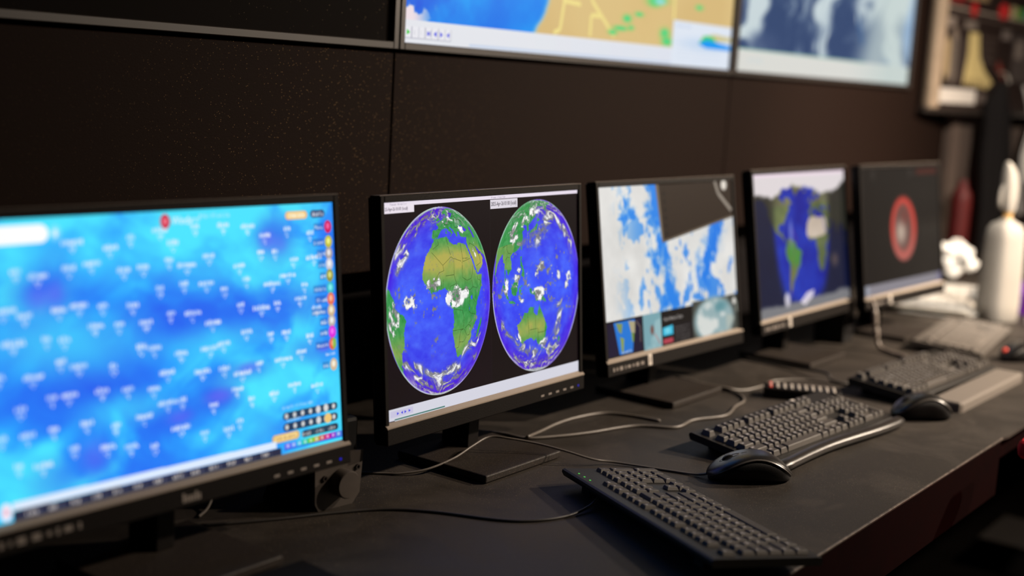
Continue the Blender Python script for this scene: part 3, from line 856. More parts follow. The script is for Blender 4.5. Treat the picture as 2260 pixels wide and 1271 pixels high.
    return P


def pic_daynight():
    P = Pic(640, 400, (20, 24, 40))
    lon = -160 + P.u * 268
    lat = -76 + P.v * 164
    land = is_land((lon + 180) % 360 - 180, lat)
    n = fbm(P.u * 9, P.v * 7, 4, 3)
    day = sstep(-.16, .14, np.sin(np.radians(lat)) * math.sin(R(8)) + np.cos(np.radians(lat)) * math.cos(R(8)) * np.cos(np.radians(lon + 30)) - .22)
    sea = np.array([24, 40, 160]) + (n - .5)[..., None] * np.array([20, 50, 60])
    lc = np.array([92, 104, 66]) + (n - .5)[..., None] * np.array([80, 70, 40])
    sah = sstep(.35, .6, np.exp(-((lon - 12) / 34) ** 4 - ((lat - 21 + 6 * (n - .5)) / 13) ** 4))
    lc = lc + (np.array([196, 180, 164]) + (n - .5)[..., None] * 40 - lc) * sah[..., None]
    ama = np.exp(-((lon + 57) / 22) ** 4 - ((lat + 8) / 15) ** 4)
    lc = lc + (np.array([74, 140, 60]) - lc) * ama[..., None]
    lc = np.where((lat > 50)[..., None], np.array([104, 104, 76]) + (n - .5)[..., None] * 60, lc)
    col = np.where(land[..., None], lc, sea)
    night = np.where(land[..., None], np.array([36, 34, 32]), np.array([16, 20, 38]))
    col = night + (col - night) * (.12 + .88 * day)[..., None]
    ice = sstep(64, 70, lat - 16 * (n - .5) + 7 * np.sin(np.radians(lon * 2)))
    col = col + (np.array([222, 214, 216]) - col) * ice[..., None]
    ant = sstep(-60, -66, lat + 12 * (n - .5))
    col = col + (np.array([122, 122, 126]) - col) * ant[..., None]
    P.a = np.clip(col, 0, 255) / 255
    P.ell(.285, .10, .028, .05, (220, 214, 224), .9, .4)
    P.poly([(.42, .06), (.50, .12), (.58, .13), (.56, .08), (.47, .03)], (228, 218, 228), .9)
    P.line([(.37, .60), (.42, .52), (.38, .40)], 3, (150, 30, 120), .6)
    P.line([(.37, .40), (.335, .25), (.33, .12)], 5, (150, 92, 60), .6)
    P.ell(.36, .57, .02, .09, (150, 160, 225), .6, .7)
    P.ell(.84, .32, .035, .05, (120, 96, 84), .6, .7)
    P.rect(.0, .975, 1, 1, (240, 218, 232), .8)
    return P


def pic_ring():
    P = Pic(400, 250, (24, 19, 17))
    P.ell(.51, .50, .165, .262, (206, 66, 56), 1, .12)
    P.mixm(((((P.u - .51) / .165) ** 2 + ((P.v - .50) / .262) ** 2) < 1.05) * sstep(.55, .28, P.v) * .55, (170, 120, 112))
    P.ell(.505, .51, .115, .195, (104, 74, 68), 1, .2)
    P.ell(.475, .47, .055, .085, (205, 186, 168), .8, .8)
    P.ell(.53, .60, .05, .06, (120, 60, 54), .7, .8)
    P.rect(0, .0, 1, .085, (136, 132, 140))
    P.rect(0, .0, .06, .085, (156, 158, 170))
    P.rect(.94, .0, 1, .085, (120, 116, 140))
    for uu in (.15, .62):
        P.ell(uu, .955, .024, .035, (62, 58, 54), .8, .5)
        P.ell(uu, .955, .014, .02, (24, 19, 17), .9, .5)
    P.rect(.70, .935, .98, .985, (70, 28, 22))
    return P


def pic_radar():
    P = Pic(1200, 675, (214, 184, 124))
    u, v = P.u, P.v
    P.mixm(sstep(.4, .7, fbm(u * 5, v * 3, 4, 2)) * .35, (226, 200, 140))
    coast = .324 + .36 * (v - .062) + .012 * (fbm(v * 30, v * 0 + 3, 3, 5) - .5)
    seam = sstep(.004, -.002, u - coast)
    seac = np.array([10, 112, 230]) + (fbm(u * 10, v * 6, 5, 8) - .4)[..., None] * np.array([10, 170, 60])
    seac = seac + (np.array([16, 168, 250]) - seac) * sstep(.10, .30, u)[..., None] * .6
    P.a += (np.clip(seac, 0, 255) / 255 - P.a) * seam[..., None]
    P.mixm(seam * sstep(.55, .62, fbm(u * 24, v * 14, 4, 14)) * sstep(.09, .02, u), (236, 220, 226))
    P.mixm(np.exp(-((u - coast) / .006) ** 2) * .6, (150, 200, 220))
    for b in ([(.40, .30), (.401, .159), (.393, .075), (.375, .064)], [(.33, .35), (.385, .30), (.40, .159), (.45, .155)], [(.46, .30), (.484, .17), (.561, .072)], [(.484, .065), (.484, .128), (.513, .128)], [(.60, .35), (.62, .25)], [(.76, .35), (.765, .15)]):
        P.line(b, 9, (238, 220, 140))
    for (a, b, c, d) in ((.555, .085, .012, .006), (.60, .132, .012, .010), (.615, .105, .008, .006), (.69, .192, .020, .010), (.70, .205, .03, .012), (.735, .10, .014, .014), (.745, .075, .016, .012), (.58, .10, .02, .006), (.64, .15, .012, .006), (.86, .20, .012, .007), (.71, .32, .03, .02), (.88, .27, .02, .01)):
        P.ell(a, b, c * 1.5, d * 1.5, (170, 200, 110), .7, .7)
        P.ell(a, b, c, d, (60, 214, 130), .85, .6)
    P.ell(.71, .20, .018, .010, (150, 220, 225), .9, .6)
    vb = .058
    P.rect(0, 0, 1, vb, (226, 228, 234))
    P.mixm((v < .052) * sstep(.2, .9, u) * .5, (214, 222, 238))
    P.rect(.155, .0035, 1, .010, (190, 206, 232), .7)
    for k in range(7):
        u0 = .008 + k * .0148
        P.rect(u0, .012, u0 + .0142, .042, (150, 150, 170))
        P.rect(u0 + .0006, .013, u0 + .0136, .041, (232, 232, 238))
        c = u0 + .007
        if k == 0:
            P.poly([(c - .003, .020), (c + .004, .027), (c - .003, .034)], (60, 200, 60))
        elif k in (3, 5):
            P.poly([(c - .003, .020), (c + .003, .027), (c - .003, .034)], (40, 50, 220))
            if k == 3:
                P.rect(c + .003, .020, c + .0045, .034, (90, 95, 200))
        elif k in (4, 6):
            P.poly([(c + .003, .020), (c - .003, .027), (c + .003, .034)], (40, 50, 220))
        else:
            P.rect(c - .002, .021, c - .001, .033, (205, 205, 215))
    P.rect(.765, 0, 1, .148, (222, 230, 242))
    P.scrib(.775, .128, .83, .010, (170, 186, 226), random.Random(5), .7)
    for k in range(5):
        P.scrib(.785, .02 + .013 * k, .96, .006, (196, 206, 226), random.Random(k), .5)
    P.ell(.90, .078, .085, .02, (170, 200, 235), .5, .9)
    P.poly([(.872, .078), (.93, .092), (1.0, .098), (1.0, .112), (.93, .118), (.88, .105)], (205, 190, 120), .8)
    P.poly([(.868, .082), (.89, .110), (.925, .108), (.94, .09)], (40, 205, 120), .9)
    P.poly([(.866, .080), (.90, .096), (1.0, .082), (1.0, .066), (.90, .066)], (10, 150, 245), .95)
    return P


def pic_satellite():
    P = Pic(960, 540, (70, 92, 130))
    u, v = P.u, P.v
    wx = fbm(u * 4, v * 4, 3, 3) - .5
    n = fbm((u + wx * .5 - v * .35) * 9, (v + wx * .2) * 3.2, 6, 6, .55)
    t = sstep(.36, .60, n + .05 * np.sin(u * 7) + .10 * sstep(.55, .9, u - .25 * v))[..., None]
    col = np.array([52, 74, 116]) + (np.array([208, 222, 226]) - np.array([52, 74, 116])) * t
    mint = (sstep(.62, .80, u + .25 * (.3 - v)) * sstep(1.05, .9, u))[..., None]
    col = col + (np.array([206, 220, 216]) - col) * mint * .75
    col = col + (np.array([150, 182, 216]) - col) * (sstep(.93, .985, u - .02 * np.sin(v * 20)) * sstep(.06, .14, v))[..., None] * .85
    P.a = col / 255
    P.poly([(.62, .30), (.66, .22), (.68, .16), (.66, .15), (.63, .22)], (70, 104, 150), .8)
    P.ell(.13, .10, .07, .05, (66, 86, 126), .9, .6)
    P.rect(0, 0, .85, .082, (226, 226, 220))
    P.mixm((v < .082) * sstep(.55, .9, u), (206, 218, 214))
    P.mixm((v < .084) * (v > .078) * (u < .7), (150, 196, 180))
    P.scrib(.06, .035, .13, .018, (200, 220, 226), random.Random(9), .6)
    P.scrib(.80, .088, .87, .02, (150, 180, 206), random.Random(19), .7)
    return P


def pic_poster():
    """u over 0.9 m, v over 0.75 m of the board"""
    P = Pic(600, 500, (38, 24, 19))
    q = lambda dd, z: ((dd + .285) / .9, (z - .555) / .75)
    P.mixm(sstep(.45, .7, fbm(P.u * 9, P.v * 9, 4, 4)) * .3, (24, 14, 12))

    def pl(pts, c, al=1.0):
        P.poly([q(*p) for p in pts], c, al)
    rnd = random.Random(4)
    pl([(-.235, .575), (.03, .575), (.03, .622), (-.235, .622)], (226, 216, 206))
    pl([(.04, .58), (.10, .58), (.10, .612), (.04, .612)], (96, 84, 78))
    pl([(-.055, .81), (.012, .81), (.03, .735), (.07, .69), (.135, .65), (.10, .628), (.02, .634), (-.065, .64), (-.06, .68), (-.05, .74)], (214, 190, 128))
    for k in range(6):
        pl([(-.05 + .028 * k, .632), (-.04 + .028 * k, .632), (-.042 + .022 * k, .66), (-.048 + .022 * k, .66)], (60, 40, 30), .8)
    pl([(-.205, .77), (-.185, .79), (-.165, .77), (-.16, .67), (-.18, .645), (-.2, .68)], (170, 146, 110))
    pl([(-.155, .79), (-.125, .80), (-.12, .66), (-.14, .63), (-.155, .66)], (120, 108, 98))
    pl([(-.09, .79), (-.075, .79), (-.075, .64), (-.09, .64)], (96, 84, 76))
    P.ell(*q(-.145, .80), .022, .03, (140, 124, 110), .8, .4)
    pl([(-.22, .82), (-.15, .82), (-.15, .85), (-.22, .85)], (132, 118, 108))
    pl([(-.09, .82), (-.01, .82), (-.01, .845), (-.09, .845)], (126, 112, 102))
    for k in range(4):
        P.scrib(q(.03, 0)[0], q(0, .79 - .025 * k)[1], q(.13, 0)[0], .022, (120, 106, 98), rnd, .7)
    pl([(.165, .80), (.23, .80), (.23, .83), (.165, .83)], (116, 104, 98))
    pl([(.255, .66), (.60, .66), (.60, .82), (.255, .82)], (74, 64, 60))
    pl([(.27, .74), (.33, .74), (.33, .80), (.27, .80)], (126, 112, 104))
    pl([(.15, .70), (.21, .66), (.21, .69), (.16, .73)], (120, 50, 42))
    P.line([q(-.244, .885), q(.6, .862)], 4, (170, 152, 138))
    P.line([q(-.244, .862), q(.6, .84)], 2, (110, 96, 88))
    P.ell(*q(-.04, .886), .026, .034, (190, 32, 30), 1, .3)
    P.ell(*q(.16, .893), .04, .036, (214, 44, 44), 1, .3)
    pl([(.205, .875), (.25, .875), (.25, .915), (.205, .915)], (180, 160, 120))
    pl([(.25, .873), (.31, .873), (.31, .912), (.25, .912)], (90, 140, 60))
    pl([(.31, .873), (.38, .873), (.38, .912), (.31, .912)], (70, 130, 130))
    pl([(-.22, .895), (-.10, .895), (-.10, .93), (-.22, .93)], (110, 26, 22))
    pl([(-.09, .915), (.05, .915), (.05, .96), (-.09, .96)], (150, 124, 90))
    for r in range(5):
        for k in range(5):
            if rnd.random() < .8:
                x, z = -.2 + k * .16, .98 + r * .06
                pl([(x, z), (x + rnd.uniform(.05, .12), z), (x + .08, z + .035), (x, z + .035)], rnd.choice([(120, 104, 92), (150, 30, 28), (90, 78, 70), (170, 150, 110)]))
    P.a *= 0.80
    return P


# ------------------------------------------------------------------ the room
A11 = R(11)
DR = Vector((math.cos(A11), -math.sin(A11), 0))       # the side wall runs away at a small angle
NR = Vector((-math.sin(A11), -math.cos(A11), 0))      # its normal, into the room
P0R = Vector((4.47, 1.48, 0))
YW = 1.48


def sidewall(d, off, z):
    p = P0R - DR * 0.0 + DR * d + NR * off
    return Vector((p.x, p.y, z))


def box_obj(name, x0, x1, y0, y1, z0, z1, m, parent=None, bev=0.0, loc=(0, 0, 0)):
    return obj(name, B().box(x0, x1, y0, y1, z0, z1, bev=bev), m, parent, loc)


struct(box_obj('floor', -2.0, 6.6, -3.2, 1.64, -0.80, -0.75, M['floor']))
struct(box_obj('ceiling', -2.0, 6.6, -3.2, 1.64, 1.95, 2.0, M['room']))
struct(box_obj('wall_left', -2.05, -2.0, -3.2, 1.64, -0.75, 1.95, M['room']))
struct(box_obj('wall_front', -2.0, 6.6, -3.25, -3.2, -0.75, 1.95, M['room']))
struct(box_obj('wall_far', 6.6, 6.65, -3.2, 1.64, -0.75, 1.95, M['room']))
wb = struct(box_obj('wall_back', -2.0, 6.6, 1.57, 1.62, -0.75, 1.95, M['recess']))
PITCH, X2 = 1.221, 1.6535
for k in range(-3, 1):
    x0 = X2 - 0.006 + k * PITCH + PITCH
    x1 = x0 + PITCH - 0.0035
    if k == -3:
        x0 = -1.99
    obj('panel', B().box(x0, min(x1, 4.462), YW, YW + 0.03, 0.236, 0.604, bev=0.0012, seg=1), M['wall'], wb)
obj('panel', B().box(X2 - 0.006 + 2 * PITCH, 4.462, YW, YW + 0.03, 0.236, 1.35, bev=0.0012, seg=1), M['wall'], wb)
bw = B()
L = 2.1
for q in ((0, L),):
    bw.box(0, L, -0.03, 0, -0.75, 1.95)
wr = obj('wall_right', bw, M['wallr'], None, P0R, (0, 0, -A11))
struct(wr)

# ------------------------------------------------------------------ wall displays


def uv_box(name, w_, h_, t, m, parent, Mx):
    """thin slab, front face (local +z) carries the picture"""
    bm = bmesh.new()
    uvl = bm.loops.layers.uv.new('uv')
    v = [bm.verts.new((x, y, z)) for z in (-t, 0) for (x, y) in ((0, 0), (w_, 0), (w_, h_), (0, h_))]
    for f in ((4, 5, 6, 7), (3, 2, 1, 0), (0, 1, 5, 4), (1, 2, 6, 5), (2, 3, 7, 6), (3, 0, 4, 7)):
        fc = bm.faces.new([v[i] for i in f])
        for l in fc.loops:
            l[uvl].uv = (l.vert.co.x / w_, l.vert.co.y / h_)
    bm.transform(Mx)
    return obj(name, bm, m, parent)


def frame_mat(o, a, up):
    f = a.cross(up)
    return Matrix(((a.x, up.x, f.x, o.x), (a.y, up.y, f.y, o.y), (a.z, up.z, f.z, o.z), (0, 0, 0, 1)))


def display(k, label, pic):
    x0 = X2 + (k - 2) * PITCH
    root = thing('video_wall_display', label, 'display', (x0 + PITCH / 2, YW, 0.6105), group='wall displays above the desk')
    Mx = frame_mat(Vector((-PITCH / 2 + 0.0015, 0, 0)), Vector((1, 0, 0)), Vector((0, 0, 1)))
    Wo, Ho, b = PITCH - 0.003, 0.699, 0.0125
    fr = B()
    for (xa, xb, ya, yb) in ((0, b, 0, Ho), (Wo - b, Wo, 0, Ho), (b, Wo - b, 0, b), (b, Wo - b, Ho - b, Ho)):
        fr.box(xa, xb, ya, yb, -0.03, 0.004, M=Mx, bev=0.0012, seg=1)
    obj('frame', fr, M['displayf'], root)
    obj('housing', B().box(b * .5, Wo - b * .5, b * .5, Ho - b * .5, -0.08, -0.012, M=Mx), M['housing'], root)
    Ms = Mx @ Matrix.Translation((b, b, -0.006))
    uv_box('screen', Wo - 2 * b, Ho - 2 * b, 0.004, pic, root, Ms)
    return root


display(1, 'switched-off black wall display left of the map display', M['displayoff'])
display(2, 'wall display with a sand-coloured coast map and blue sea', screen_mat('screen_coast_map', pic_radar(), 1.0, 0.3))
display(3, 'wall display showing grey-blue satellite clouds beside the framed poster', screen_mat('screen_satellite', pic_satellite(), 0.92, 0.3))

# poster board on the angled wall
pb = thing('poster_board', 'dark framed poster with pale drawings hanging above the desk end', 'poster', sidewall(-0.285, 0.085, 0.555))
MxP = frame_mat(Vector((0, 0, 0)), DR, Vector((0, 0, 1)))
fp = B()
fp.box(-0.012, 0.9, -0.016, -0.0, -0.022, 0.012, M=MxP, bev=0.004)
fp.box(-0.012, 0.9, 0.75, 0.766, -0.022, 0.012, M=MxP, bev=0.004)
fp.box(0.9, 0.93, -0.016, 0.766, -0.022, 0.012, M=MxP, bev=0.004)
obj('frame', fp, M['displayf'], pb)
fl = obj('frame_strip', B().box(0.0, 0.058, 0.0, 0.75, -0.018, 0.016, M=MxP, bev=0.006), M['beige'], pb)
fl['label'] = 'pale beige upright strip of the frame'
uv_box('print', 0.9, 0.75, 0.02, print_mat('poster_print', pic_poster()), pb, MxP)

# ------------------------------------------------------------------ desk
dk = thing('desk', 'long black desk with a dark red front edge under the monitors', 'desk', (1.8, 1.0, 0))
off = Vector((-1.8, -1.0, 0))
poly = [(-1.2, 0.598), (2.297, 0.598), (2.32, 0.594), (5.3, 0.588), (5.3, 1.30), (4.47, 1.465), (-1.2, 1.545)]
obj('desktop', B().prism([(x - 1.8, y - 1.0) for x, y in poly], -0.0045, 0.0), M['desk'], dk)
rim = B()
rim.tube([(-1.2 - 1.8, 0.5985 - 1, -0.0012), (2.297 - 1.8, 0.5985 - 1, -0.0012)], 0.0018, 6)
obj('edge_band', rim, M['deskrim'], dk)
obj('front_apron', B().box(-1.2 - 1.8, 2.297 - 1.8, 0.5995 - 1, 0.621 - 1, -0.104, -0.0047), M['deskred'], dk)
obj('front_rail', B().box(2.30 - 1.8, 5.3 - 1.8, 0.612 - 1, 0.632 - 1, -0.050, -0.0047), M['deskred'], dk)
for x in (-1.1, 5.2):
    obj('side_panel', B().box(x - 1.8, x + 0.03 - 1.8, 0.66 - 1, 1.26 - 1, -0.75, -0.0047), M['recess'], dk)
dp = thing('floor_box', 'low grey box standing on the floor in the dark under the desk', 'box', (3.85, 0.92, -0.75))
obj('box_bottom', B().box(-0.13, 0.13, -0.09, 0.08, 0.0, 0.075, bev=0.004), M['greydrawer'], dp)
obj('lid', B().box(-0.134, 0.134, -0.094, 0.084, 0.075, 0.092, bev=0.004), M['greydrawer'], dp)

# ------------------------------------------------------------------ monitors
SW, SH = 0.474, 0.2965


def monitor(label, v, m, marks, seed, mounty=1.174):
    x0, yb, zb, tilt, yaw = v[0], v[1], v[2], R(v[3]), R(v[4])
    a = Vector((math.cos(yaw), math.sin(yaw), 0))
    nb = Vector((-math.sin(yaw), math.cos(yaw), 0))
    up = Vector((0, 0, 1)) * math.cos(tilt) + nb * math.sin(tilt)
    c = Vector((x0, yb, 0)) + a * (SW / 2 + 0.008)
    ny = mounty - 1.12 + yb - 0.004
    root = thing('monitor', label, 'monitor', (c.x, ny, 0), group='monitors in a row along the desk')
    org = Vector((x0, yb, zb)) - Vector((c.x, ny, 0))
    Mx = frame_mat(org, a, up)
    s, tp, ch = 0.008, 0.0095, 0.030
    bz = B()
    bz.box(-s, 0, -ch, SH + tp, -0.016, 0.0035, M=Mx, bev=0.001, seg=1)
    bz.box(SW, SW + s, -ch, SH + tp, -0.016, 0.0035, M=Mx, bev=0.001, seg=1)
    bz.box(0, SW, SH, SH + tp, -0.016, 0.0035, M=Mx, bev=0.001, seg=1)
    bz.box(-s, SW + s, -ch, -0.0068, -0.016, 0.0062, M=Mx, bev=0.0012, seg=1)
    obj('bezel', bz, M['bezel'], root)
    MP = Mx @ Matrix(((0, 0, 1, 0), (1, 0, 0, 0), (0, 1, 0, 0), (0, 0, 0, 1)))
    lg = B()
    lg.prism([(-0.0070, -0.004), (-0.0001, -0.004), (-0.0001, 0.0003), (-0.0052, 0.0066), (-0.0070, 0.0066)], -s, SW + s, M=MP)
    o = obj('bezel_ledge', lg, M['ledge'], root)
    o['label'] = 'textured ledge with the light on it painted into its pale colour'
    obj('top_edge', B().box(-s, SW + s, SH + tp - 0.0002, SH + tp + 0.0006, -0.014, 0.0025, M=Mx), M['topedge'], root)  # thin pale strip painting the light along the frame top
    uv_box('screen', SW, SH, 0.003, m, root, Mx)
    hs = B()
    hs.box(-s + 0.002, SW + s - 0.002, -ch + 0.002, SH + tp - 0.002, -0.021, -0.0155, M=Mx, bev=0.002)
    hs.box(0.05, SW - 0.05, 0.03, SH - 0.05, -0.050, -0.0205, M=Mx, bev=0.01, seg=3)
    obj('rear_housing', hs, M['housing'], root)
    nx = 0.010
    obj('neck', B().box(nx - 0.013, nx + 0.013, 0.0, 0.052, 0.0125, 0.20, bev=0.0015), M['bezel'], root)
    obj('base', B().box(-0.094, 0.094, -0.107, 0.062, 0.0015, 0.013, bev=0.0022), M['basem'], root)
    # marks on the chin
    zc = 0.0064
    if marks['buttons']:
        for k in range(5):
            xx = SW - 0.118 + k * 0.021
            b_ = B()
            b_.box(xx, xx + 0.0085, -0.0235, -0.0205, 0.0060, zc + 0.0003, M=Mx)
            obj('button_mark', b_, M['icon'], root)
        ld = obj('power_light', B().box(SW - 0.012, SW - 0.0085, -0.0235, -0.0205, 0.006, zc + 0.0003, M=Mx), M['ledblue'], root)
    if marks.get('logo'):
        bm = B()
        for k, (dx, wl, hl) in enumerate(((-.012, .0036, .010), (-.0072, .003, .007), (-.0032, .003, .007), (.0008, .003, .007), (.0050, .0032, .010), (.0092, .003, .007))):
            bm.box(SW / 2 + dx, SW / 2 + dx + wl, -0.0245, -0.0245 + hl, 0.006, zc + 0.0002, M=Mx)
        o = obj('logo', bm, M['icon'], root)
        o['kind'] = 'stuff'
    rnd = random.Random(seed)
    if marks['icons']:
        ib = B()
        x = 0.008
        for k in range(8):
            wdt = rnd.choice((0.004, 0.006, 0.009, 0.012))
            hh = rnd.uniform(0.004, 0.008)
            ib.box(x, x + wdt * .8, -0.019 - hh / 2, -0.019 + hh / 2, 0.006, zc + 0.0002, M=Mx)
            x += wdt + 0.0045
        obj('icon_strip', ib, M['icon'], root)
    if marks.get('badge'):
        xb = marks['badge']
        bb = B()
        bb.box(xb, xb + 0.012, -0.0265, -0.0065, 0.0062, zc + 0.0005, M=Mx, bev=0.0002, seg=1)
        o = obj('badge', bb, M['badge'], root)
        o['label'] = 'small white sticker on the lower frame'
        obj('badge_print', B().box(xb + 0.004, xb + 0.008, -0.0215, -0.0115, zc + .0004, zc + 0.0008, M=Mx), M['icon'], o)
    return root


monitor('nearest monitor, showing a blue wind map with white place names', (0.667, 1.1012, 0.1165, 6.44, -1.85), screen_mat('screen_wind_map', pic_wind(), 1.0), dict(buttons=True, icons=True, logo=True), 1)
monitor('monitor in focus showing two globes on black', (1.2663, 1.1227, 0.1064, 4.89, 1.09), screen_mat('screen_globes', pic_globes(), 1.0), dict(buttons=True, icons=False), 2)
monitor('monitor showing white clouds over blue sea above a strip of pictures', (1.8582, 1.1510, 0.1044, 8.66, -1.19), screen_mat('screen_clouds', pic_clouds(), 0.96), dict(buttons=False, icons=True, badge=0.122), 3, 1.178)
monitor('monitor showing a dim blue world map of day and night', (2.3878, 1.1204, 0.1152, 9.17, 0.32), screen_mat('screen_day_night', pic_daynight(), 1.0), dict(buttons=False, icons=True, badge=0.122), 4, 1.178)
monitor('farthest monitor, dark screen with a red ring', (2.8658, 1.0893, 0.1188, 8.33, -2.3), screen_mat('screen_ring', pic_ring(), 1.0), dict(buttons=False, icons=True, badge=0.126), 5, 1.178)

# ------------------------------------------------------------------ keyboards
_KEYS = {}


def key_mesh(style, w_, d_, m):
    k = (style, round(w_, 4), round(d_, 4))
    if k in _KEYS:
        return _KEYS[k]
    h, ins, insb, ch = {'low': (0.0045, 0.0018, 0.0018, 0.0006), 'office': (0.0080, 0.0026, 0.0030, 0.0008), 'tall': (0.0100, 0.0028, 0.0030, 0.0008)}[style]
    x, y = w_ / 2, d_ / 2
    rings = []
    for (ix, iyf, iyb, z) in ((0, 0, 0, 0), (ins, ins * 1.15, insb * .6, h - ch), (ins + ch, ins * 1.15 + ch, insb * .6 + ch, h)):
        rings.append([(-x + ix, -y + iyf, z), (x - ix, -y + iyf, z), (x - ix, y - iyb, z), (-x + ix, y - iyb, z)])
    b = B().loft(rings)
    me = bpy.data.meshes.new('key')
    b.bm.to_mesh(me)
    b.bm.free()
    me.materials.append(m)
    _KEYS[k] = (me, h)
    return _KEYS[k]


def layout():
    """(x, row, width, height, legend) in key units; row 0 at the front"""
    out = []

    def row(r, x, items):
        for it in items:
            s, wd = it if isinstance(it, tuple) else (it, 1)
            out.append((x, r, wd, 1, s))
            x += wd
    row(5.4, 0, ['Esc'])
    row(5.4, 2, ['F1', 'F2', 'F3', 'F4'])
    row(5.4, 6.5, ['F5', 'F6', 'F7', 'F8'])
    row(5.4, 11, ['F9', 'F10', 'F11', 'F12'])
    row(5.4, 15.25, ['Prt', 'Scr', 'Brk'])
    row(4, 0, list('`1234567890-=') + [('<-', 2)])
    row(3, 0, [('Tab', 1.5)] + list('QWERTYUIOP[]') + [('\\', 1.5)])
    row(2, 0, [('Caps', 1.75)] + list("ASDFGHJKL;'") + [('Enter', 2.25)])
    row(1, 0, [('Shift', 2.25)] + list('ZXCVBNM,./') + [('Shift', 2.75)])
    row(0, 0, [('Ctrl', 1.25), ('Win', 1.25), ('Alt', 1.25), ('', 6.25), ('Alt', 1.25), ('Fn', 1.25), ('Menu', 1.25), ('Ctrl', 1.25)])
    row(4, 15.25, ['Ins', 'Hm', 'PU'])
    row(3, 15.25, ['Del', 'End', 'PD'])
    row(1, 16.25, ['^'])
    row(0, 15.25, ['<', 'v', '>'])
    row(4, 18.5, ['Num', '/', '*', '-'])
    row(3, 18.5, list('789'))
    row(2, 18.5, list('456'))
    row(1, 18.5, list('123'))
    row(0, 18.5, [('0', 2), '.'])
    out.append((21.5, 2.5, 1, 2, '+'))
    out.append((21.5, 0.5, 1, 2, 'Ent'))
    return out


LAY = layout()


def keyboard(label, loc, yaw, L_, D, style, zf, zb, thick, m_key, m_body, y_first, pitch=0.0, roll=0.0, legends=True, u=None, foot=True, gapx=0.0022, ud=0.01905):
    root = thing('keyboard', label, 'keyboard', loc, (roll, pitch, yaw), 'keyboards on the desk')
    u = u or (L_ - 0.020) / 22.5
    slope = math.atan2(zb - zf, D)
    MP = Matrix(((0, 0, 1, 0), (1, 0, 0, 0), (0, 1, 0, 0), (0, 0, 0, 1)))
    r = 0.004
    prof = [(-D / 2 + 0.003, max(zf - thick, 0.0015)), (-D / 2, zf - 0.004), (-D / 2 + 0.002, zf - 0.0008), (-D / 2 + 0.006, zf), (D / 2 - 0.004, zb), (D / 2 - 0.0008, zb - 0.0015), (D / 2, zb - 0.005), (D / 2 - 0.003, zb - thick)]
    body = B()
    body.prism(prof, -L_ / 2, L_ / 2, M=MP, bev=0.0015, seg=2)
    obj('body', body, m_body, root)
    leg = bmesh.new()
    xs = -22.5 * u / 2
    for (x, rw, wd, hd, s) in LAY:
        kw, kd = wd * u - gapx, hd * ud - 0.0016
        me, h = key_mesh(style, kw, kd, m_key)
        cx = xs + (x + wd / 2) * u
        cy = -D / 2 + y_first + (rw + 0.5) * ud
        cz = zf + (zb - zf) * (cy + D / 2) / D + 0.0003
        k = link('key', me, root, (cx, cy, cz), (slope, 0, 0))
        if legends and s:
            T, tw = text_tris(s)
            sz = 0.0068 if len(s) == 1 else 0.0042
            Mk = Matrix.Translation((cx, cy, cz)) @ Matrix.Rotation(slope, 4, 'X')
            px = -kw / 2 + 0.0042
            py = kd / 2 - 0.0035 - sz * .8
            for t in T:
                leg.faces.new([leg.verts.new(Mk @ Vector((px + p[0] * sz, py + p[1] * sz, h + 0.00015))) for p in t])
    if legends:
        lo = obj('legend_print', leg, M['print_'], root)
        lo['kind'] = 'stuff'
    else:
        leg.free()
    if foot:
        for sx in (-1, 1):
            f = B()
            zt = zb - thick
            x = sx * (L_ / 2 - 0.05)
            f.box(x - 0.012, x + 0.012, D / 2 - 0.026, D / 2 - 0.014, 0.0, zt + 0.002, bev=0.001, seg=1)
            obj('foot', f, M['rubber'], root)
    for sx in (-1, 1):
        x = sx * (L_ / 2 - 0.04)
        obj('rubber_pad', B().box(x - 0.01, x + 0.01, -D / 2 + 0.006, -D / 2 + 0.012, 0.0, max(zf - thick, 0.0015) + 0.0015), M['rubber'], root)
    return root


# nearest one, its number pad pointing away from the camera
k1 = keyboard('nearest keyboard, low keys, lying askew at the front corner of the desk', (1.4645, 0.7755, 0.0055), R(60.6), 0.396, 0.160, 'low', 0.014, 0.027, 0.0105, M['keydark'], M['kbody'], 0.012, pitch=R(1.6), ud=0.0197)
leds = B()
for k in range(3):
    o = obj('indicator_light', B().box(0.132 + k * 0.017, 0.1345 + k * 0.017, 0.0665, 0.0685, 0.0258, 0.0268), M['ledgreen'], k1)
# middle one with a rounded front lip
k2 = keyboard('office keyboard with a shiny rounded front lip, behind the nearest mouse', (2.018, 0.862, 0), R(-3.2), 0.452, 0.150, 'office', 0.012, 0.031, 0.012, M['key'], M['kbody'], 0.014)
lip = B()
rings = []
N = 28
for i in range(N + 1):
    t = i / N
    x = -0.226 + 0.452 * t
    bow = 0.007 * math.sin(t * math.pi * 2 - 0.6) * (0.6 + 0.4 * t) - 0.004
    e = min(1.0, math.sqrt(max(0.0, 1 - (2 * t - 1) ** 20)) + 0.15)
    ring = []
    for k in range(12):
        an = 2 * math.pi * k / 12
        ring.append((x, -0.082 + bow + 0.0125 * e * math.cos(an), 0.0105 + 0.0088 * e * math.sin(an)))
    rings.append(ring)
lip.loft(rings)
o = obj('front_lip', lip, M['kglossy'], k2, smooth=60)
o['label'] = 'shiny rounded palm lip'
for k in range(4):
    o = obj('media_button', B().box(0.075 + k * 0.022, 0.088 + k * 0.022, 0.063, 0.069, 0.029, 0.0335, bev=0.001), M['badge'] if k == 1 else M['key'], k2)
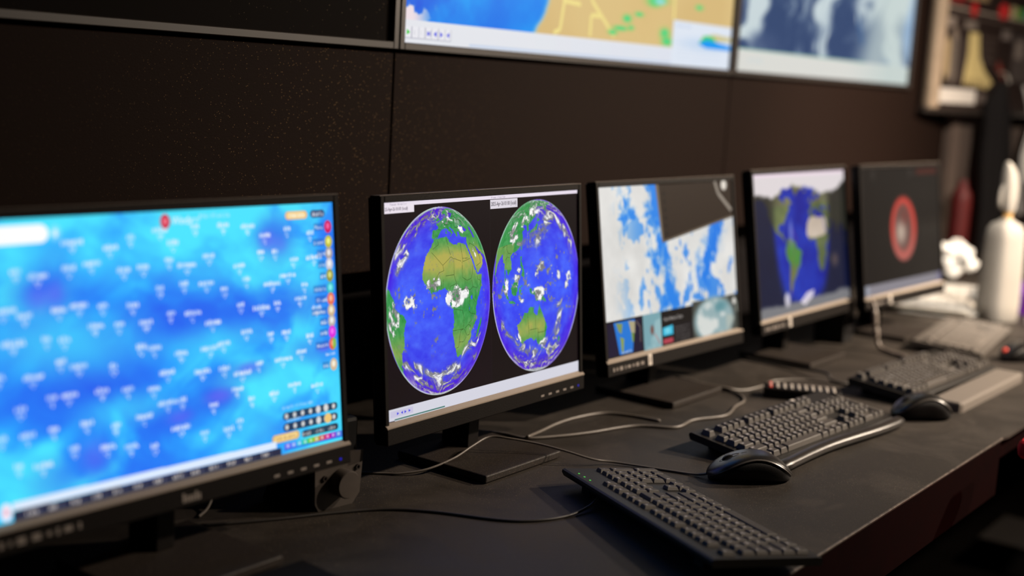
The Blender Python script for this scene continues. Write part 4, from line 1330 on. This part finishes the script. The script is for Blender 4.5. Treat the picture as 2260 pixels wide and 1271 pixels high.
# far gaming keyboard with separate rest
k3 = keyboard('tall black keyboard with a grey wrist rest in front of it', (2.612, 0.848, 0), R(-2.6), 0.440, 0.140, 'tall', 0.020, 0.033, 0.014, M['key'], M['kbody'], 0.010)
k4 = keyboard('farthest keyboard, flat and grey, in front of the dark ring monitor', (3.165, 0.945, 0), R(7.5), 0.430, 0.160, 'low', 0.016, 0.026, 0.011, M['keygrey'], M['bodygrey'], 0.018, legends=False)
wrist = B().prism([(-0.200, -0.026), (-0.192, -0.030), (0.192, -0.030), (0.200, -0.026), (0.200, 0.026), (0.192, 0.030), (-0.192, 0.030), (-0.200, 0.026)], 0.0, 0.019, bev=0.006, seg=3)
wo = obj('wrist_rest', wrist, mat('rest_grey_foam', (0.145, 0.125, 0.107), 0.75, 0.3, bump=(500, 0.3)), None, (2.618, 0.738, 0), (0, 0, R(-0.5)))
tag(wo, 'long grey wrist rest lying in front of the tall black keyboard', 'wrist rest')

# ------------------------------------------------------------------ mice


def mouse(label, loc, yaw, Ln=0.118, Wd=0.061, Ht=0.037):
    """nose towards local +x"""
    root = thing('computer_mouse', label, 'mouse', loc, (0, 0, yaw), 'mice on the desk')
    NS, NA = 26, 22

    def half_w(s):       # s -1 tail .. 1 nose
        return Wd / 2 * (max(0.0, 1 - abs(s) ** 3.0)) ** 0.5 * (1 - 0.05 * s)

    def top(s):
        return Ht * (max(0.0, 1 - (abs(s + 0.12) / (1.14 if s > -0.12 else 0.90)) ** 2.1)) ** 0.78 * (1 - 0.06 * max(0, s)) + 0.0065
    rings = []
    ss = [math.sin(math.pi / 2 * (-1 + 2 * i / NS)) * 0.995 for i in range(NS + 1)]
    for s in ss:
        ring = []
        for k in range(NA):
            an = 2 * math.pi * k / NA
            cy, cz = math.cos(an), math.sin(an)
            e = 0.72
            y = math.copysign(abs(cy) ** e, cy) * half_w(s) * 0.93
            z = top(s) * .5 * 0.94 + math.copysign(abs(cz) ** e, cz) * top(s) * .5 * 0.94
            pinch = 1 - 0.10 * math.exp(-((z / Ht - .35) / .25) ** 2) * (1 - abs(s))
            ring.append((s * Ln / 2 * 0.97, y * pinch, z + 0.001))
        rings.append(ring)
    obj('body', B().loft(rings), M['mouseside'], root, smooth=True)

    def shell(scale, drop, name, m):
        rg = []
        for s in ss:
            ring = []
            lo = 0.10 + 0.62 * (1 - abs(s + .05) ** 1.7) - drop
            lo = max(lo, 0.04)
            for k in range(NA + 1):
                an = lo + (math.pi - 2 * lo) * k / NA
                cy, cz = math.cos(an), math.sin(an)
                e = 0.72
                y = math.copysign(abs(cy) ** e, cy) * half_w(s) * scale
                z = top(s) * .5 + math.copysign(abs(cz) ** e, cz) * top(s) * .5 * scale
                ring.append((s * Ln / 2 * scale, y, z + 0.001))
            # inner return so the shell has thickness
            for k in range(NA, -1, -1):
                x, y, z = ring[k]
                ring.append((x * 0.975, y * 0.955, z - 0.0014))
            rg.append(ring)
        return obj(name, B().loft(rg), m, root, smooth=50)
    rimo = shell(1.0, 0.0, 'rim', M['mouserim'])
    shell(1.012, -0.16, 'top_shell', M['mouse'])
    zt = top(0.50) + 0.001
    wl = B()
    Mw = Matrix.Translation((0.50 * Ln / 2, 0, zt - 0.008)) @ Matrix.Rotation(R(90), 4, 'X')
    wl.lathe([(0.009, -0.003), (0.0115, -0.002), (0.0115, 0.002), (0.009, 0.003)], 20, Mw)
    wh = obj('scroll_wheel', wl, M['wheel'], root, smooth=40)
    sl = B()
    pts = [(0.50 * Ln / 2 + 0.0145 * math.cos(t), 0.0048 * math.sin(t), 0) for t in np.linspace(0, 2 * math.pi, 25)]
    pts = [(x, y, top(min(.98, x / (Ln / 2))) + 0.0012) for x, y, _ in pts]
    sl.tube(pts, 0.0006, 6)
    obj('wheel_ring', sl, M['mouserim'], root)
    obj('seam', B().tube([(x, 0, top(x / (Ln / 2)) + 0.0013) for x in np.linspace(0.78 * Ln / 2, 0.1 * Ln / 2, 12) if abs(x - .5 * Ln / 2) > .0145] , 0.0003, 4), M['mouseside'], root)
    return root


mouse('nearest mouse, satin black, between the nearest and the office keyboard', (1.730, 0.808, 0), R(134), 0.130, 0.068, 0.036)
mouse('second mouse, glossy black, at the left end of the wrist rest', (2.318, 0.752, 0), R(137), 0.116, 0.062, 0.040)
m3 = mouse('mouse with a small red light at the right end of the wrist rest', (3.050, 0.775, 0), R(150), 0.118, 0.062, 0.036)
o = obj('red_light', B().lathe([(0.0001, 0.0), (0.005, 0.0008), (0.006, 0.004), (0.0045, 0.008), (0.0001, 0.0095)], 12, Matrix.Translation((0.046, -0.004, 0.021))), mat('red_light', (0.6, 0.05, 0.03), 0.4, 0.5, emit=((1.0, 0.10, 0.06), 0.5)), m3, smooth=True)

# ------------------------------------------------------------------ cables


def cable(label, pts, r, m, up=0.0):
    P = smooth_path([(p[0], p[1], (p[2] if len(p) > 2 else 0.0) + r) for p in pts], 8)
    c = P[len(P) // 2]
    o = obj('cable', B().tube([tuple(q - np.array([c[0], c[1], 0])) for q in P], r, 8), m, None, (c[0], c[1], 0), smooth=True)
    return tag(o, label, 'cable', 'cables lying on the desk')


cable('thin cable of the nearest mouse, looping over the stand of the globes monitor', [(1.29, 1.26), (1.343, 1.2, 0.0), (1.36, 1.178, .001), (1.393, 1.155, .006), (1.44, 1.144, .0155), (1.482, 1.143, .026), (1.519, 1.141, .033), (1.538, 1.118, .032), (1.565, 1.086, .026), (1.588, 1.045, .018), (1.612, 1.012, .008), (1.642, 0.987, .002), (1.671, 0.917), (1.684, 0.872, .001), (1.692, 0.852, .006)], 0.0018, M['cablegrey'])
cable('thin cable of the nearest keyboard, running to the small speaker', [(1.02, 1.21), (1.099, 1.164), (1.173, 1.128), (1.232, 1.091), (1.272, 1.038), (1.309, 0.96), (1.341, 0.925), (1.387, 0.905), (1.43, 0.899, .004), (1.458, 0.900, .012)], 0.0020, M['cable'])
cable('grey cable lying from behind the globes monitor to the remote control', [(1.60, 1.29), (1.625, 1.239), (1.643, 1.206), (1.649, 1.165), (1.697, 1.136), (1.756, 1.112), (1.851, 1.083), (1.898, 1.03), (1.966, 1.032), (2.038, 1.008), (2.112, 1.026), (2.168, 1.036), (2.208, 1.07), (2.225, 1.13), (2.24, 1.22)], 0.0026, M['cablegrey'])
cable('short shiny cable crossing behind the stand of the cloud monitor', [(1.640, 1.155, .006), (1.70, 1.172), (1.762, 1.181), (1.818, 1.181), (1.881, 1.166), (1.905, 1.125), (1.915, 1.07)], 0.0026, M['cablegrey'])
cable('grey cable running right behind the remote control', [(2.205, 1.16, .0055), (2.213, 1.10, .0055), (2.240, 1.078), (2.30, 1.066), (2.37, 1.07), (2.43, 1.03), (2.45, .985), (2.47, .95)], 0.0024, M['cablegrey'])
cable('pale thick cable hanging down beside the farthest monitor', [(2.905, 1.115, .12), (2.885, 1.075, .10), (2.876, 1.06, .05), (2.868, 1.045, .008), (2.85, 1.01, 0.0), (2.83, 0.97), (2.80, 0.945)], 0.0052, M['cablepale'])
cable('black cable looping on the desk left of the tall keyboard', [(2.52, 1.22), (2.512, 1.12, .002), (2.475, 1.01, .012), (2.455, 0.985, .004), (2.47, 0.955), (2.52, 0.93, .002)], 0.0030, M['cable'])
cable('thin cable standing up under the nearest monitor', [(1.04, 1.235), (1.062, 1.244, .004), (1.09, 1.26, .018), (1.13, 1.275, .030), (1.16, 1.28, .032)], 0.0020, M['cablegrey'])

# ------------------------------------------------------------------ small things among the monitors
sp = thing('desktop_speaker', 'small grey speaker with a big round knob under the nearest monitor', 'speaker', (1.200, 1.146, 0), (0, 0, R(-6)))
obj('body', B().box(-0.036, 0.036, 0.0045, 0.095, 0.0, 0.118, bev=0.006), M['speakerbody'], sp)
fpz = B()
pf = [(-0.034, 0.0), (0.024, 0.0), (0.036, 0.014), (0.040, 0.072), (-0.042, 0.072), (-0.040, 0.010)]
MF = Matrix(((1, 0, 0, 0), (0, 0, 1, 0), (0, 1, 0, 0), (0, 0, 0, 1)))
fpz.prism(pf, -0.0015, 0.0045, M=MF, bev=0.0)
obj('front_plate', fpz, M['speaker'], sp)
kn = obj('volume_knob', B().lathe([(0.019, 0.0), (0.019, 0.016), (0.0175, 0.0185), (0.0001, 0.0190)], 32, Matrix.Translation((0.002, -0.0015, 0.034)) @ Matrix.Rotation(R(90), 4, 'X')), M['speaker'], sp, smooth=40)
for x, z in ((-0.026, 0.044), (0.030, 0.050)):
    obj('socket', B().lathe([(0.0038, 0.0), (0.0038, 0.003), (0.0022, 0.003), (0.0020, 0.0005), (0.0001, 0.0004)], 14, Matrix.Translation((x, -0.0012, z)) @ Matrix.Rotation(R(90), 4, 'X')), M['displayf'], sp)
o = obj('dome', B().lathe([(0.0001, -0.046), (0.018, -0.040), (0.030, -0.022), (0.034, 0.0), (0.030, 0.022), (0.018, 0.040), (0.0001, 0.046)], 24, Matrix.Translation((0.004, 0.045, 0.118))), M['trimpale'], sp, smooth=True)
o['label'] = 'pale rounded dome on the speaker'

bs = thing('black_box_speaker', 'small black box standing between the two farthest monitors', 'speaker', (2.905, 1.165, 0), (0, 0, R(4)))
obj('body', B().box(-0.034, 0.034, -0.030, 0.045, 0.0, 0.080, bev=0.005), M['speakerbody'], bs)
obj('grille', B().prism([(0.026 * math.cos(t), 0.026 * math.sin(t)) for t in np.linspace(0, 2 * math.pi, 24, endpoint=False)], 0.030, 0.032, M=Matrix.Translation((0, 0, 0.044)) @ Matrix.Rotation(R(90), 4, 'X')), M['blackcloth'], bs)

br = thing('cable_bracket', 'small grey bracket with a pale rod under the nearest monitor', 'bracket', (1.150, 1.228, 0))
obj('strip', B().box(-0.009, 0.009, -0.0015, 0.0015, 0.0, 0.052, M=Matrix.Rotation(R(28), 4, 'Y'), bev=0.0006, seg=1), M['speaker'], br)
o = obj('rod', B().lathe([(0.0001, 0.0), (0.0042, 0.0004), (0.0042, 0.036), (0.0025, 0.038), (0.0025, 0.042), (0.0001, 0.0422)], 14, Matrix.Translation((0.008, -0.004, 0.007)) @ Matrix.Rotation(R(80), 4, 'Y')), M['metal'], br, smooth=40)

nb = thing('notebook', 'closed black notebook at the lower left corner of the desk', 'notebook', (0.918, 0.972, 0), (0, 0, R(-5)))
obj('cover', B().box(-0.090, 0.090, -0.055, 0.055, 0.010, 0.0125, bev=0.0008, seg=1).box(-0.090, 0.090, -0.055, 0.055, 0.0, 0.0022, bev=0.0008, seg=1), M['bezel'], nb)
obj('page_block', B().box(-0.087, 0.086, -0.052, 0.0535, 0.0022, 0.010), M['speaker'], nb)

# remote control
rc = thing('remote_control', 'black remote control with two red buttons behind the office keyboard', 'remote', (2.282, 0.972, 0), (0, 0, R(-64)))
obj('body', B().prism([(-0.072, -0.020), (-0.068, -0.024), (0.068, -0.022), (0.074, -0.016), (0.074, 0.016), (0.068, 0.022), (-0.068, 0.024), (-0.072, 0.020)], 0.0, 0.0205, bev=0.004, seg=3), M['bezel'], rc)
for i in range(10):
    for j in range(3):
        x, y = -0.060 + i * 0.0132, -0.0145 + j * 0.0145
        rr = 0.0036
        isred = i == 0 and j in (0, 2)
        o = obj('button', B().lathe([(rr, 0.0), (rr, 0.0018), (rr * .7, 0.0030), (0.0001, 0.0034)], 12, Matrix.Translation((x, y, 0.0202)) @ Matrix.Diagonal((1.0, 1.25, 1.0, 1.0))), M['red'] if isred else M['button'], rc, smooth=True)
        if isred:
            o['label'] = 'red button'

# ------------------------------------------------------------------ far right end of the desk
ps = thing('paper_stack', 'loose stack of white printed sheets beside the farthest monitor', 'paper', (3.715, 1.222, 0), (0, 0, R(16)))
rnd = random.Random(8)
for k in range(5):
    sh = B()
    nx_, ny_ = 12, 8
    tmp = bmesh.new()
    G = [[None] * (ny_ + 1) for _ in range(nx_ + 1)]
    for i in range(nx_ + 1):
        for j in range(ny_ + 1):
            x, y = -0.27 + 0.54 * i / nx_, -0.13 + 0.26 * j / ny_
            z = 0.004 + k * 0.0045 + 0.004 * vnoise(np.array(x * 7.0), np.array(y * 7.0), k) + 0.010 * max(0, i / nx_ - .6) ** 2
            G[i][j] = tmp.verts.new((x, y, float(z)))
    for i in range(nx_):
        for j in range(ny_):
            tmp.faces.new((G[i][j], G[i + 1][j], G[i + 1][j + 1], G[i][j + 1]))
    r_ = bmesh.ops.solidify(tmp, geom=tmp.faces[:], thickness=0.0012)
    sh.add(tmp, Matrix.Translation((rnd.uniform(-.01, .01), rnd.uniform(-.01, .01), 0)) @ Matrix.Rotation(R(rnd.uniform(-3, 3)), 4, 'Z'))
    o = obj('sheet', sh, M['paper'], ps, smooth=40)
pr = B()
for i in range(22):
    for j in range(9):
        x = -0.25 + i * 0.0235
        y = -0.118 + j * 0.0262
        if rnd.random() < .8:
            pr.box(x, x + 0.004, y, y + rnd.uniform(.010, .021), 0.0, 0.0002)
for v_ in pr.bm.verts:
    v_.co.z += 0.0275 + 0.010 * max(0, (v_.co.x + .27) / .54 - .6) ** 2
o = obj('printed_lines', pr, M['ink'], ps)
o['kind'] = 'stuff'

# crumpled paper
cb = bmesh.new()
bmesh.ops.create_icosphere(cb, subdivisions=3, radius=0.066)
rnd = random.Random(5)
dirs = [Vector((rnd.gauss(0, 1), rnd.gauss(0, 1), rnd.gauss(0, 1))).normalized() for _ in range(26)]
dirs.append(Vector((-.75, .35, .62)).normalized())
for v_ in cb.verts:
    n_ = v_.co.normalized()
    d = sorted((n_.angle(q) for q in dirs))
    v_.co *= 0.62 + 0.62 * max(0, 0.62 - d[0]) + 0.35 * (d[1] - d[0]) + rnd.uniform(-.05, .05)
    t_ = n_.angle(dirs[-1])
    if t_ < .5:
        v_.co *= 1 + 1.1 * (.5 - t_)
zmin = min(v_.co.z for v_ in cb.verts)
for v_ in cb.verts:
    v_.co.z -= zmin
o = obj('crumpled_paper', cb, M['paper'], None, (4.27, 1.325, 0))
tag(o, 'ball of crumpled white paper on the desk beyond the sheets', 'paper')


def squircle(rx, ry, z, n=28, e=0.6, cx=0.0, cy=0.0):
    out = []
    for k in range(n):
        t = 2 * math.pi * k / n
        c_, s_ = math.cos(t), math.sin(t)
        out.append((cx + rx * math.copysign(abs(c_) ** e, c_), cy + ry * math.copysign(abs(s_) ** e, s_), z))
    return out


bt = thing('spray_bottle', 'tall white spray bottle standing at the far end of the desk', 'bottle', (3.575, 0.988, 0), (0, 0, R(-30)))
obj('body', B().loft([squircle(.046, .042, 0), squircle(.050, .046, .006), squircle(.051, .047, .05), squircle(.049, .045, .16), squircle(.047, .043, .225), squircle(.044, .040, .248), squircle(.034, .031, .263), squircle(.016, .016, .272), squircle(.013, .013, .278)]), M['white'], bt, smooth=40)
obj('neck_ring', B().lathe([(.011, .277), (.0125, .279), (.0125, .283), (.010, .284), (.010, .288), (.0125, .289), (.0125, .294), (.010, .296)], 20), M['gold'], bt, smooth=40)
hd = B()
hd.loft([squircle(.013, .013, .295), squircle(.018, .016, .305, cx=-.002), squircle(.021, .018, .335, cx=-.003), squircle(.021, .018, .370, cx=-.005), squircle(.017, .016, .400, cx=-.009), squircle(.010, .011, .420, cx=-.015), squircle(.003, .004, .430, cx=-.020)])
obj('spray_head', hd, M['white'], bt, smooth=40)
obj('trigger', B().tube([(-.020, 0, .375), (-.030, 0, .355), (-.033, 0, .325), (-.029, 0, .305)], .004, 8), M['white'], bt, smooth=True)

px_ = thing('purple_box', 'flat purple card box lying behind the white spray bottle', 'box', (3.862, 0.985, 0), (0, 0, R(16)))
obj('box_bottom', B().box(-.13, .13, -.115, .115, 0, .030, bev=.002), M['purple'], px_)
obj('lid', B().box(-.133, .133, -.118, .118, .030, .062, bev=.003), M['purple'], px_)
yn = thing('notepad', 'yellow notepad in front of the purple box', 'notepad', (3.600, 0.868, 0), (0, 0, R(5)))
obj('page_block', B().box(-.035, .035, -.04, .04, 0, .014, bev=.001), M['yellow'], yn)
obj('cover_strip', B().box(-.0355, .0355, .030, .0405, .0, .0155, bev=.001), M['ink'], yn)

fo = obj('red_flask', B().lathe([(.030, 0), (.034, .004), (.034, .25), (.031, .275), (.020, .295), (.016, .300), (.016, .318), (.014, .322), (.0001, .323)], 28), M['darkred'], None, (4.395, 1.372, 0), smooth=40)
tag(fo, 'dark red flask standing behind the crumpled paper', 'flask')
rf = thing('red_folder', 'red folder standing upright at the right edge behind the spray bottle', 'folder', (4.86, 1.215, 0), (0, 0, R(-8)))
obj('cover', B().box(-.004, .20, -.03, -.026, 0, .275, bev=.001, seg=1).box(-.004, .20, .026, .03, 0, .275, bev=.001, seg=1).box(-.004, .0, -.03, .03, 0, .275, bev=.001, seg=1), M['red'], rf)
obj('page_block', B().box(.001, .19, -.025, .025, .003, .268), M['paper'], rf)


# hanging things on the angled wall
def drape(name, label, cat, m, cols, off, thick, sd):
    """cols: list of (z, d_left, d_right) along the wall, top to bottom"""
    c = sidewall(cols[0][1], off, 0)
    rg = []
    N_ = 14
    for z, a_, b_ in cols:
        ring = []
        for k in range(N_ + 1):
            t = k / N_
            fold = thick * (.35 + .65 * abs(math.sin(t * math.pi * 2.5 + sd + z * 2)))
            p = sidewall(a_ + (b_ - a_) * t, off + fold * (math.sin(math.pi * t) * .6 + .4), z) - c
            ring.append(tuple(p))
        for k in range(N_, -1, -1):
            p = sidewall(a_ + (b_ - a_) * k / N_, off - .004, z) - c
            ring.append(tuple(p))
        rg.append(ring)
    o = obj(name, B().loft(rg), m, None, c, smooth=60)
    return tag(o, label, cat)


bg = drape('hanging_jacket', 'black jacket hanging on the wall beside the poster', 'jacket', M['blackcloth'], [(.655, .125, .150), (.63, .10, .165), (.58, .055, .20), (.50, .062, .235), (.40, .060, .26), (.30, .075, .255), (.22, .09, .26), (.14, .10, .26), (.06, .11, .25)], .115, .03, .3)
obj('hook', B().tube([tuple(sidewall(.137, y_, .655 + z_) - sidewall(.125, .115, 0)) for y_, z_ in ((.105, .03), (.125, .03), (.135, .022), (.145, .0), (.130, -.012))], .004, 8), M['metal'], bg)
st = B()
path = [(.145, .645), (.170, .612), (.195, .575), (.215, .535), (.225, .500), (.205, .455), (.190, .410), (.195, .34), (.205, .27), (.22, .21)]
rg = []
for d_, z_ in path:
    wv = .010
    rg.append([tuple(sidewall(d_ + a_ * wv, .195 + b_, z_) - sidewall(.145, .19, 0)) for a_, b_ in ((-1, 0), (1, 0), (1, .004), (-1, .004))])
st.loft(rg)
o = obj('strap', st, M['greycloth'], None, sidewall(.145, .19, 0))
tag(o, 'pale grey strap hanging over the black jacket', 'strap')
drape('hanging_towel', 'white cloth hanging on the wall at the right edge', 'cloth', M['whitecloth'], [(.56, .43, .52), (.52, .405, .56), (.46, .375, .60), (.40, .365, .62), (.35, .385, .63), (.31, .40, .64)], .115, .05, 1.1)

# chair whose red arm reaches into the frame
ch_ = thing('office_chair', 'red padded chair pushed up to the desk edge at the right of the frame', 'chair', (2.422, 0.322, -0.75))
obj('seat', B().prism([(-.22, -.2), (-.18, -.24), (.18, -.24), (.22, -.2), (.22, .2), (.18, .24), (-.18, .24), (-.22, .2)], .41, .48, bev=.02, seg=3), M['redcloth'], ch_)
bk = B()
rg = []
for i in range(9):
    t = i / 8
    z = .52 + .42 * t
    wv = .19 - .02 * (2 * t - 1) ** 2
    yy = -.22 - .05 * t
    rg.append([(x * wv, yy + .018 * abs(x) + s_, z) for s_, xs_ in ((-.022, np.linspace(-1, 1, 9)), (.022, np.linspace(1, -1, 9))) for x in xs_])
bk.loft(rg)
obj('backrest', bk, M['redcloth'], ch_, smooth=50)
obj('back_post', B().box(-.025, .025, -.275, -.25, .38, .66, bev=.005), M['bezel'], ch_)
obj('back_arm', B().box(-.025, .025, -.27, .0, .375, .405, bev=.005), M['bezel'], ch_)
for sx in (-1, 1):
    ar = obj('armrest', B().box(sx * .245 - .032, sx * .245 + .032, -.10, .215, .757, .792, bev=.014, seg=3), M['redcloth'], ch_)
    obj('arm_post', B().box(sx * .245 - .012, sx * .245 + .012, .02, .07, .44, .74, bev=.004).box(min(sx * .15, sx * .257), max(sx * .15, sx * .257), .02, .07, .425, .445, bev=.004), M['bezel'], ar)
obj('column', B().lathe([(.03, .09), (.03, .25), (.02, .25), (.02, .405), (.0001, .406)], 16), M['metal'], ch_, smooth=40)
for k in range(5):
    Mr = Matrix.Rotation(2 * math.pi * k / 5 + .3, 4, 'Z')
    obj('leg', B().box(0, .23, -.02, .02, .065, .095, M=Mr, bev=.006), M['bezel'], ch_)
    obj('caster', B().lathe([(.012, -.012), (.028, -.010), (.028, .010), (.012, .012)], 16, Mr @ Matrix.Translation((.22, 0, .029)) @ Matrix.Rotation(R(90), 4, 'X')), M['rubber'], ch_, smooth=40)
